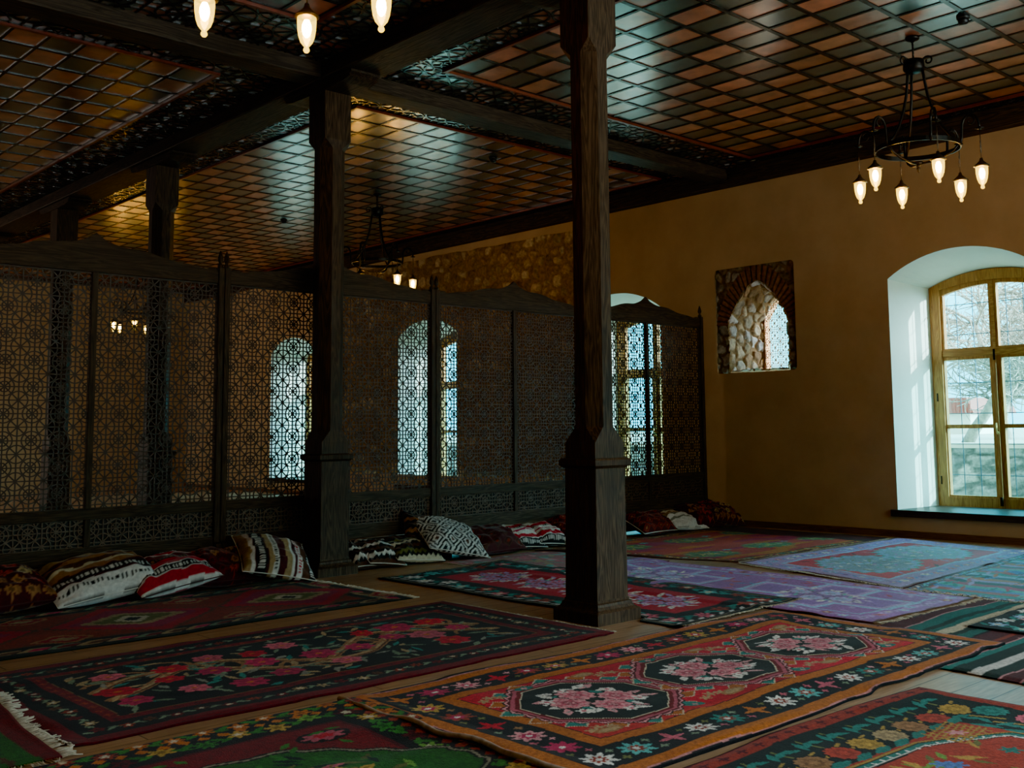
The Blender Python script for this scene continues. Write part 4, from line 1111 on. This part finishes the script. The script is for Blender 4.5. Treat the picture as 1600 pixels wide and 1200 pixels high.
def p_octagon(s, rr):         # bottom-right
    s.C[:] = K['rust']*1.1+K['red']*.12
    m = vnoise(s.Uw*1.5, s.Vw*10, 91) > .2; s.C[m] = K['brick']*.8
    s.band(0, .012, K['wine']); s.band(.012, .10, K['brick']*.62); s.band(.10, .44, K['black']*.8+K['dgreen']*.35)
    for i, (x, y, a) in enumerate(s.around(.055, .12)): s.flower(x, y, .03, K['wine' if i % 2 else 'rust'], 4, .3)
    pts = s.around(.27, .19)
    cols = ['lpink','gold','pink','brick','teal','tan','lpink','beige']
    for i, (x, y, a) in enumerate(pts):
        ca, sa = math.cos(a), math.sin(a)
        s.line((x-ca*.1, y-sa*.1), (x+ca*.1-sa*.07, y+sa*.1+ca*.07), .008, K['gold']*.8); s.line((x, y), (x+sa*.12, y-ca*.12), .007, K['olive'])
        off = .075*(1 if i % 2 else -1); x1, y1 = x-sa*off, y+ca*off
        x2, y2 = x+sa*off, y-ca*off
        for k in (-1, 0, 1): s.leaf(x2+ca*.05*k, y2+sa*.05*k, .05, .02, K['teal']*.9, a+k*.8+.4)
    for i, (x, y, a) in enumerate(pts):
        off = .075*(1 if i % 2 else -1); x1, y1 = x-math.sin(a)*off, y+math.cos(a)*off; c = K[cols[i % 8]]
        s.flower(x1, y1, .088, K['black'], 12, .04, i); s.flower(x1, y1, .078, c*.9, 12, .07, i); s.flower(x1, y1, .05, c*.6, 8, .12); s.flower(x1, y1, .028, c, 6, .2)
    for i, (x, y, a) in enumerate(s.around(.425, .15)): s.leaf(x, y, .07, .03, K['teal']*.85, a+.2)
    cu, cv = s.L/2, s.W/2
    for a, b_, c in ((.66, .40, 'gold'), (.645, .385, 'black'), (.63, .375, 'teal'), (.59, .345, 'white'), (.575, .335, 'black'), (.565, .325, 'brick')):
        s.octo(cu, cv, a, b_, .6, K[c]*(.8 if c != 'brick' else .75), .0)
    for k in range(60):
        t = 2*PI*k/60; s.leaf(cu+.61*math.cos(t), cv+.36*math.sin(t), .016, .008, K['white'], t)
    for k in range(46): 
        x, y = cu+rr.uniform(-.45, .45), cv+rr.uniform(-.25, .25); s.leaf(x, y, .055, .016, K[rr.choice(('gold','olive','gold','lgreen'))]*.9, rr.uniform(0, PI))
    for k in range(7): s.flower(cu+rr.uniform(-.4, .4), cv+rr.uniform(-.2, .2), .05, K[rr.choice(('blue','teal','pink'))]*.8, 6, .25)
    for sx in (-1, 1):
        for sy in (-1, 1):
            x, y = cu+sx*.50, cv+sy*.33
            for k in range(-3, 4):
                s.line((x-.14, y+k*.028-.03), (x+.14, y+k*.028+.03), .005, K['gold']*.8); s.line((x+k*.04-.02, y-.1), (x+k*.04+.02, y+.1), .005, K['gold']*.7)
            s.flower(x, y, .045, K['lpink']*.8, 6)

lay_rug('kilim', 'dark red flat-woven kilim in front of the brown striped and red banded cushions', [(1.25,6.70),(4.97,6.78),(4.93,8.36),(1.25,8.30)], .011, p_kilim, .005, .004, ('u1',), 1, fl=.07)
lay_rug('floral_rug', 'long black rug with crimson roses on winding tan branches', [(1.66,4.66),(4.99,4.66),(5.01,6.45),(1.68,6.37)], .0085, p_tree, .010, .006, ('u0','u1'), 2, fl=.022)
lay_rug('striped_kilim', 'green and red rug with knotted cream fringe at the end of the rose rug', [(.75,4.57),(1.60,4.57),(1.70,5.85),(.75,5.8)], .012, p_striped_corner, .006, .004, ('u1','v0'), 3, fl=.07)
lay_rug('medallion_rug', 'red rug with bright green stepped medallion and orange flower border', [(1.28,2.55),(2.98,2.55),(2.96,4.47),(1.30,4.46)], .0085, p_green, .010, .012, (), 4)
lay_rug('striped_kilim', 'flat rug in plain green, maroon and cream stripes', [(5.36,1.55),(8.35,1.70),(8.25,3.56),(5.55,3.56)], .011, p_stripes, .005, .006, (), 5)
lay_rug('medallion_rug', 'bright red rug with three black octagon bouquets and orange bands', [(2.87,2.74),(6.29,2.74),(6.30,4.42),(2.85,4.49)], .0075, p_medallion, .012, .009, (), 6, roll=True)
lay_rug('faded_rug', 'faded pink and grey rug before the dark red cushion, mostly behind front pillar', [(8.0,6.75),(8.0,8.27),(6.48,8.33),(6.55,6.75)], .013, p_faded, .007, .005, ('v1',), 7, fl=.03, mat=M['window_lit'])
lay_rug('purple_rug', 'violet rug with pale blue cross-shaped medallions', [(7.78,3.62),(7.98,7.1),(6.45,7.0),(6.38,3.64)], .012, p_purple, .009, .007, ('u0',), 8, fl=.08, mat=M['window_lit'])
lay_rug('floral_rug', 'rug with black floral border and red field beside the front pillar foot', [(6.82,4.47),(6.90,7.92),(5.40,7.86),(5.40,4.46)], .010, p_bouquets, .010, .007, ('u0','u1'), 9, fl=.03, foot=(5.30, 5.115, .225))
lay_rug('kilim', 'orange and crimson rug with green ovals by the corner cushions', [(8.36,6.16),(11.22,6.18),(11.2,8.36),(7.75,8.36)], .014, p_orange, .008, .007, ('v0',), 10, fl=.05)
lay_rug('medallion_rug', 'rug with two large pale blue oval medallions below the arched window', [(7.86,4.22),(10.95,4.36),(11.2,6.08),(8.3,6.12)], .012, p_ovals, .010, .007, ('u0',), 11, fl=.05, mat=M['window_lit'])
lay_rug('patchwork_rug', 'blue, teal and orange flecked rug beyond the striped kilim, in window light', [(7.76,1.9),(10.9,1.9),(10.9,4.40),(7.82,4.18)], .014, p_patch, .009, .008, ('u0',), 12, fl=.06, mat=M['window_lit'])
lay_rug('floral_rug', 'dark rug with white and turquoise flowers on top of the striped kilim', [(6.66,1.3),(7.7,1.3),(7.62,3.14),(6.66,3.14)], .011, p_white_dark, .011, .010, ('v1',), 13, fl=.02)
lay_rug('medallion_rug', 'rust rug with a teal and white edged octagon and round border flowers', [(2.75,.95),(4.97,.95),(4.97,2.63),(2.75,2.70)], .0075, p_octagon, .009, .008, (), 14)

# ------------------------------------------------------------------ cushions
def c_stripes(seq):
    def f(U, V, rr):
        Cc = np.zeros(U.shape+(3,)); tot = sum(w for _, w in seq); e = 0
        Vw = V+.01*vnoise(U*6, V*6, 3)
        for c, w in seq:
            if '+' in c:
                a, b_ = c.split('+'); cell = (np.floor(U*46) % 2) > 0; mm = (Vw >= e/tot) & (Vw <= (e+w)/tot)
                mid = np.abs(Vw-(e+w/2)/tot) < w/tot*.28
                Cc[mm] = K[a]; Cc[mm & mid & cell] = K[b_]
            else:
                mm = (Vw >= e/tot) & (Vw <= (e+w)/tot+1e-6); Cc[mm] = K[c]
            e += w
        return Cc
    return f
def c_zig(cols, per=.16, rows=11, amp=.055):
    def f(U, V, rr):
        z = V+amp*2*np.abs(((U/per) % 1)-.5); k = np.floor(z*rows).astype(int)
        return np.array([K[c] for c in cols])[k % len(cols)]
    return f
def c_diamond(base, ring, core, n=6, edge=None):
    def f(U, V, rr):
        x = np.abs(((U*n+.5*(np.floor(V*n) % 2)*0) % 1)-.5); y = np.abs(((V*n) % 1)-.5); d = x+y
        Cc = np.zeros(U.shape+(3,))+K[base]
        Cc[d < .46] = K[ring]; Cc[d < .34] = K[base]*.7; Cc[d < .24] = K[ring]*.8; Cc[d < .13] = K[core]
        return Cc
    return f
def c_floral(base, cols):
    def f(U, V, rr):
        Cc = np.zeros(U.shape+(3,))+K[base]
        for i in range(6):
            for j in range(5):
                cx, cy = (i+.5+.5*(j % 2))/6, (j+.5)/5; c = K[cols[rr.randrange(len(cols))]]*rr.uniform(1.0, 1.5)
                x, y = U-cx, (V-cy)*.85; a = np.arctan2(y, x); r = np.hypot(x, y)
                if (i+j) % 2: m = r < .075*(.72+.28*np.cos(8*a))
                else: m = (np.abs(x) < .05) & (np.abs(y) < .085*(1-np.abs(x)/.06))
                Cc[m] = c; Cc[r < .028] = c*.4
                m = (np.abs(x-.06) < .008+.01*np.cos(y*40)) & (np.abs(y) < .06); Cc[m] = c*.7
        return Cc
    return f
ZIG = ['brown','black','white','black']
def cushion(label, x, y, z, w, d, t, rx, ry, rz, art, seed, back='white'):
    n = 56; a = np.linspace(-1, 1, n); A_, B_ = np.meshgrid(a, a)
    pr = np.maximum((1-np.abs(A_)**2.4)*(1-np.abs(B_)**2.4), 0)**.52
    sq = 1-.10*(A_**2*B_**2); inx = 1-.07*(1-A_**2)*0
    X_ = A_*w/2*(1-.05*(1-np.abs(A_))*0)*(1-.07*(1-B_**2)*np.abs(A_)**3); Y_ = B_*d/2*(1-.07*(1-A_**2)*np.abs(B_)**3)
    rr = random.Random(seed); U_, V_ = (A_+1)/2, (B_+1)/2
    col = art(U_, V_, rr)
    e = np.maximum(np.abs(A_), np.abs(B_))
    wr = .022*vnoise(A_*2.2+seed, B_*2.2, seed)+.012*vnoise(A_*6, B_*6+seed, seed+1)
    crea = .014*np.cos((A_*3+B_*5)*2+seed)*np.exp(-((np.abs(A_)-.8)/.25)**2)
    top = pr*t/2+(wr+crea)*np.clip((1-e)*5, 0, 1); bot = -pr*t/2*.8
    Vt = np.stack([X_, Y_, top], -1); Vb = np.stack([X_, Y_, bot], -1)
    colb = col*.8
    nn = n*n; i = np.arange(nn).reshape(n, n)
    q = np.stack([i[:-1,:-1], i[:-1,1:], i[1:,1:], i[1:,:-1]], -1).reshape(-1, 4); qb = q[:, ::-1]+nn
    loop = np.concatenate([i[0,:-1], i[:-1,-1], i[-1,:0:-1], i[:0:-1,0]]); nx_ = np.roll(loop, -1)
    sk = np.stack([nx_, loop, loop+nn, nx_+nn], -1)
    edge = (e > .965)
    col = np.clip(col*(.72+.12*vnoise(A_*20, B_*20, seed+4))[..., None], .005, 1)
    o = raw_mesh('floor_cushion', np.concatenate([Vt.reshape(-1,3), Vb.reshape(-1,3)]), np.concatenate([q, qb, sk]), np.concatenate([col.reshape(-1,3), colb.reshape(-1,3)]), M['cush'])
    o.location = (x, y, z); o.rotation_euler = (math.radians(rx), math.radians(ry), math.radians(rz))
    # settle on the floor
    Mx = o.rotation_euler.to_matrix(); R3 = np.array(Mx)
    zmin = (np.concatenate([Vt.reshape(-1,3), Vb.reshape(-1,3)])@R3.T)[:, 2].min()
    if z < 0: o.location.z = .012-zmin-(z+1 if z > -1 else 0)
    tag(o, label, 'cushion', 'kilim floor cushions along the screen')
    # corded seam round the edge
    P = [(X_[0, k], Y_[0, k], 0) for k in range(0, n-1, 3)]+[(X_[k, -1], Y_[k, -1], 0) for k in range(0, n-1, 3)]+[(X_[-1, k], Y_[-1, k], 0) for k in range(n-1, 0, -3)]+[(X_[k, 0], Y_[k, 0], 0) for k in range(n-1, 0, -3)]
    mb = MB(); mb.tube(P, .005, 5, True); mb.build('seam_piping', M['piping_'+back], o)
    return o
M['piping_white'] = plain('white_piping', (.6,.57,.5), .8); M['piping_dark'] = plain('dark_piping', (.06,.02,.02), .8)
s_white = c_stripes([('white',.10),('white+black',.10),('white',.05),('wine',.03),('black+white',.13),('wine',.04),('tan',.10),('cream',.05),('brown',.08),('tan',.08),('wine',.05),('beige',.12),('brown',.1),('white',.06)])
s_red = c_stripes([('white',.04),('red',.15),('white',.02),('black+white',.11),('white',.02),('red',.16),('black+tan',.10),('dred',.1),('white',.02),('red',.12),('black+white',.1),('red',.1)])
s_diag = c_stripes([('beige',.10),('white',.05),('wine',.02),('black+white',.13),('wine',.02),('beige',.07),('white+black',.07),('wine',.10),('beige',.08),('white',.04),('wine',.04),('white+red',.07),('brown',.10),('black+white',.1)])
s_red2 = c_stripes([('black+white',.16),('white',.03),('red',.13),('white',.10),('magenta',.05),('white',.08),('black+white',.08),('red',.14),('white',.2)])
s_cream = c_stripes([('white',.3),('grey',.06),('white',.12),('grey',.1),('beige',.12),('tan',.08),('cream',.1),('tan',.1)])
def swapuv(f): return lambda U, V, rr: f(V, U, rr)
fl1 = c_floral('wine', ['tan','beige','brick','rust','tan']); fl2 = c_floral('wine', ['rust','brick','tan','dred'])
dk = c_diamond('wine', 'rust', 'tan', 5); dk2 = c_diamond('wine', 'brown', 'rust', 4); dia = lambda U, V, rr: np.array([K[c] for c in ('brown','white','black','white','black','white','black')])[np.clip(((np.abs(((U*4) % 1)-.5)+np.abs(((V*3.2) % 1)-.5))*7.2).astype(int), 0, 6)]
CU = [
 ('dark maroon cushion with tan flower motifs beside the brown striped one', 2.45, 8.50, -2, .82, .54, .31, 17, -2, 1, fl1, 'dark'),
 ('white and brown striped cushion with a black diamond band', 3.20, 8.48, -2, .88, .56, .31, 20, -6, 7, s_white, 'white'),
 ('red cushion with white lines and black woven bands', 3.74, 8.46, -2, .74, .52, .28, 17, -7, 8, s_red, 'dark'),
 ('maroon cushion with brick flowers, beside the red banded one', 4.20, 8.54, -2, .62, .50, .29, 20, 2, 3, fl2, 'dark'),
 ('maroon flowered cushion tucked under the diagonally striped one', 4.50, 8.55, -2, .50, .46, .26, 30, 0, 0, fl1, 'dark'),
 ('beige, black and wine striped cushion propped against the pillar', 4.68, 8.42, -1.04, .66, .56, .27, 27, 12, -10, swapuv(s_diag), 'white'),
 ('brown and white zigzag cushion half hidden by the pillar base', 5.64, 8.57, -2, .30, .38, .20, 22, 3, 6, c_zig(ZIG, .16, 12, .045), 'white'),
 ('brown and white zigzag cushion, second from the pillar base', 5.86, 8.55, -2, .42, .42, .20, 25, 8, 0, c_zig(ZIG, .13, 12, .045), 'white'),
 ('low olive and brown zigzag cushion below the big diamond cushion', 6.22, 8.54, -2, .58, .44, .20, 22, 6, 2, c_zig(['cream','black','olive','black','brown','black'], .10, 13, .045), 'white'),
 ('large black and white cushion woven in concentric diamonds', 6.68, 8.52, -2, .74, .60, .25, 28, 12, -4, dia, 'white'),
 ('dark zigzag cushion standing up behind the large diamond cushion', 6.50, 8.67, .27, .52, .40, .16, 52, 18, -6, c_zig(['tan','black','brown','black'], .12, 12, .045), 'dark'),
 ('dark maroon cushion with faint lozenges, before the screen feet', 7.27, 8.55, -2, .66, .46, .24, 25, 0, 2, dk2, 'dark'),
 ('red and white striped cushion beside the maroon lozenge one, with black bands', 7.74, 8.60, -2, .46, .42, .20, 26, 4, -2, s_red2, 'white'),
 ('red and white striped cushion beside the dark brown one, with black bands', 8.10, 8.58, -2, .46, .42, .20, 24, 6, -3, s_red2, 'white'),
 ('dark brown patterned cushion half hidden by the front pillar', 8.46, 8.56, -2, .52, .44, .28, 30, -2, 0, dk, 'white'),
 ('maroon lozenge cushion between the front pillar and the white striped cushion', 9.80, 8.56, -2, .66, .44, .24, 24, 0, 2, dk, 'white'),
 ('white and grey striped cushion between maroon ones near the corner', 10.42, 8.58, -2, .64, .44, .20, 20, 4, -2, s_cream, 'white'),
 ('dark maroon patterned cushion between the white striped and the corner cushion', 10.82, 8.58, -2, .56, .46, .25, 28, 6, 0, fl2, 'dark'),
 ('dark maroon patterned cushion in the corner by the window wall', 11.16, 8.52, -2, .56, .46, .26, 26, 10, -8, fl1, 'dark'),
]
for i, (lb, x, y, z, w, d, t, rx, ry, rz, art, bk) in enumerate(CU):
    cushion(lb, x, y, z, w, d, t, rx, ry, rz, art, 40+i, bk)

# ------------------------------------------------------------------ outside
M['ground'] = plain('outdoor_ground', (.55,.50,.42), .95, 0, .25, 1.5)
mb = MB(); mb.box(XO, 90, -60, 80, -1.4, -.55); tag(mb.build('ground', M['ground']), kind='structure')
yy, zz = np.meshgrid(np.linspace(-4, 44, 520), np.linspace(-.6, .80, 50))
h, col = stones(yy, zz, .55, 51, .08, [(.25,.24,.22), (.33,.31,.28), (.20,.19,.18)], (.14,.13,.12), .6)
gw = grid_mesh('garden_wall', np.stack([21.0-h, yy, zz], -1)[:, ::-1], col[:, ::-1], M['stone'])
tag(gw, 'low rubble stone garden wall outside the arched window', 'wall', kind='thing')
mb = MB(); mb.box(20.9, 21.6, -4, 44, .80, .90, .01); mb.build('coping', M['ground'], gw)
mb = MB(); mb.box(21.6, 90, -60, 80, -.55, .82); tag(mb.build('terrace', M['ground']), kind='structure')
def tree(label, x, y, z0, lean, seed, H):
    t = empty('bare_tree', (x, y, z0)); tag(t, label, 'tree', 'bare trees outside the window')
    rr = random.Random(seed); mb = MB(); tw = MB()
    def br(p, d, l, r, lev):
        pts = [p]; q_ = Vector(p); d = Vector(d).normalized()
        for k in range(4):
            d = (d+Vector((rr.uniform(-.3, .3), rr.uniform(-.3, .3), rr.uniform(-.12, .14)))).normalized(); q_ = q_+d*l/4; pts.append(tuple(q_))
        (mb if lev < 2 else tw).tube(pts, r, 7 if lev < 2 else 4, False, [1, .9, .8, .7, .6])
        if lev < 4:
            for k in range((6, 6, 6, 5)[lev]):
                s = Vector(pts[rr.choice((1, 2, 3, 4, 4))]); nd = (d*.6+Vector((rr.uniform(-1, 1), rr.uniform(-1, 1), rr.uniform(-.5, .7)))).normalized()
                br(tuple(s), nd, l*rr.uniform(.6, .8), r*.55, lev+1)
    br((0,0,0), lean, H, .075*H, 0)
    mb.build('trunk', M['bark'], t); tw.build('twigs', M['bark'], t)
M['bark'] = plain('bark', (.30,.26,.22), .9, 0, .4, 10, .4)
tree('bare leaning tree just beyond the garden wall outside the window', 25.0, 11.6, .75, (.1, -.35, 1), 4, 2.0)
tree('larger bare tree standing farther beyond the garden wall', 31.0, 13.2, .75, (.0, .2, 1), 9, 2.8)
hs = empty('red_roofed_hut', (46, 22.3, .8)); tag(hs, 'small distant hut with a red tiled roof seen through the window', 'hut')
mb = MB(); mb.box(0, 4, -1.2, 1.2, 0, 1.0); mb.build('walls', M['reveal'], hs)
mb = MB(); mb.prism([(-1.5, .95), (1.5, .95), (1.2, 1.65), (-1.2, 1.65)], 'x', -.3, 4.3)
for k in range(16): mb.box(-.36, -.3, -1.4+k*.18, -1.36+k*.18, .96, 1.6)
mb.build('roof', plain('red_roof', (.40,.08,.06), .7), hs)

# ------------------------------------------------------------------ light, world, camera
w = bpy.data.worlds.new('World'); bpy.context.scene.world = w; w.use_nodes = True
nt = w.node_tree; bg = nt.nodes['Background']; L = nt.links
SUN = Vector((.4, -1, .256)).normalized()
tc = N(nt, 'ShaderNodeTexCoord'); dt = N(nt, 'ShaderNodeVectorMath', operation='DOT_PRODUCT'); dt.inputs[1].default_value = SUN
L.new(tc.outputs['Generated'], dt.inputs[0])
mr = N(nt, 'ShaderNodeMapRange'); mr.inputs[1].default_value = .5; mr.inputs[2].default_value = 1; mr.inputs[3].default_value = SKY; mr.inputs[4].default_value = SKYSUN
L.new(dt.outputs['Value'], mr.inputs[0]); L.new(mr.outputs[0], bg.inputs['Strength'])
cr = ramp(nt, [(.35, SKYCOL), (.9, (.78, .95, 1.0))]); L.new(dt.outputs['Value'], cr.inputs['Fac'])
sx = N(nt, 'ShaderNodeSeparateXYZ'); L.new(tc.outputs['Generated'], sx.inputs[0])      # the sky away from the window wall is a dull haze
m1 = N(nt, 'ShaderNodeMapRange'); m1.inputs[1].default_value = -.25; m1.inputs[2].default_value = .15; L.new(sx.outputs['X'], m1.inputs[0])
mxw = N(nt, 'ShaderNodeMix', data_type='RGBA'); L.new(m1.outputs[0], mxw.inputs[0]); mxw.inputs[6].default_value = (.62, .60, .56, 1); L.new(cr.outputs['Color'], mxw.inputs[7])
L.new(mxw.outputs[2], bg.inputs['Color'])
sd = bpy.data.lights.new('sun', 'SUN'); sd.energy = SUNE; sd.angle = .009; sd.color = (1, .95, .9)
so = bpy.data.objects.new('sun', sd); C.objects.link(so)
so.rotation_euler = (-SUN).to_track_quat('-Z', 'Y').to_euler()
def portal(loc, d, sx, sy):
    ld = bpy.data.lights.new('portal', 'AREA'); ld.shape = 'RECTANGLE'; ld.size = sx; ld.size_y = sy; ld.cycles.is_portal = True
    lo = bpy.data.objects.new('portal', ld); C.objects.link(lo); lo.location = loc; lo.rotation_euler = Vector(d).to_track_quat('-Z', 'Y').to_euler()
for y in WIN: portal((XO+.02, y, 1.7), (-1, 0, 0), 2.9, 2.9)
for a, b_ in LW: portal((X0-.42, (a+b_)/2, 1.9), (1, 0, 0), 2.9, 2.9)
for a, b_ in FW: portal(((a+b_)/2, Y0-.52, 2.4), (0, 1, 0), 2.6, 3.8)
# unseen block behind the camera, added to keep direct sun out of the room
mb = MB(); mb.box(-30, 18.3, -20, -15, -.55, 7.3); tag(mb.build('sun_block', M['reveal']), kind='structure')

cam_d = bpy.data.cameras.new('camera'); cam = bpy.data.objects.new('camera', cam_d); C.objects.link(cam)
F, PX, PY_ = 1641.95, 864.40, 498.89
cam_d.sensor_fit = 'HORIZONTAL'; cam_d.sensor_width = 36; cam_d.lens = F*36/1600
cam_d.shift_x = (800-PX)/1600; cam_d.shift_y = (PY_-600)/1600
R0 = [[0.721758, -0.692038, -0.012189], [0.062737, 0.08295, -0.994577], [0.689296, 0.71708, 0.103286]]
cam.matrix_world = Matrix(((R0[0][0], -R0[1][0], -R0[2][0], 0), (R0[0][1], -R0[1][1], -R0[2][1], 0), (R0[0][2], -R0[1][2], -R0[2][2], 1.3), (0, 0, 0, 1)))
cam_d.clip_start = .05; cam_d.clip_end = 300
sc = bpy.context.scene; sc.camera = cam
sc.view_settings.view_transform = 'AgX'; sc.view_settings.look = 'AgX - Punchy'; sc.view_settings.exposure = EXPO
sc.cycles.use_denoising = True
sc.cycles.max_bounces = 7; sc.cycles.diffuse_bounces = 4; sc.cycles.adaptive_threshold = .015; sc.cycles.transparent_max_bounces = 12; sc.cycles.sample_clamp_indirect = 4; sc.cycles.caustics_reflective = False; sc.cycles.caustics_refractive = False
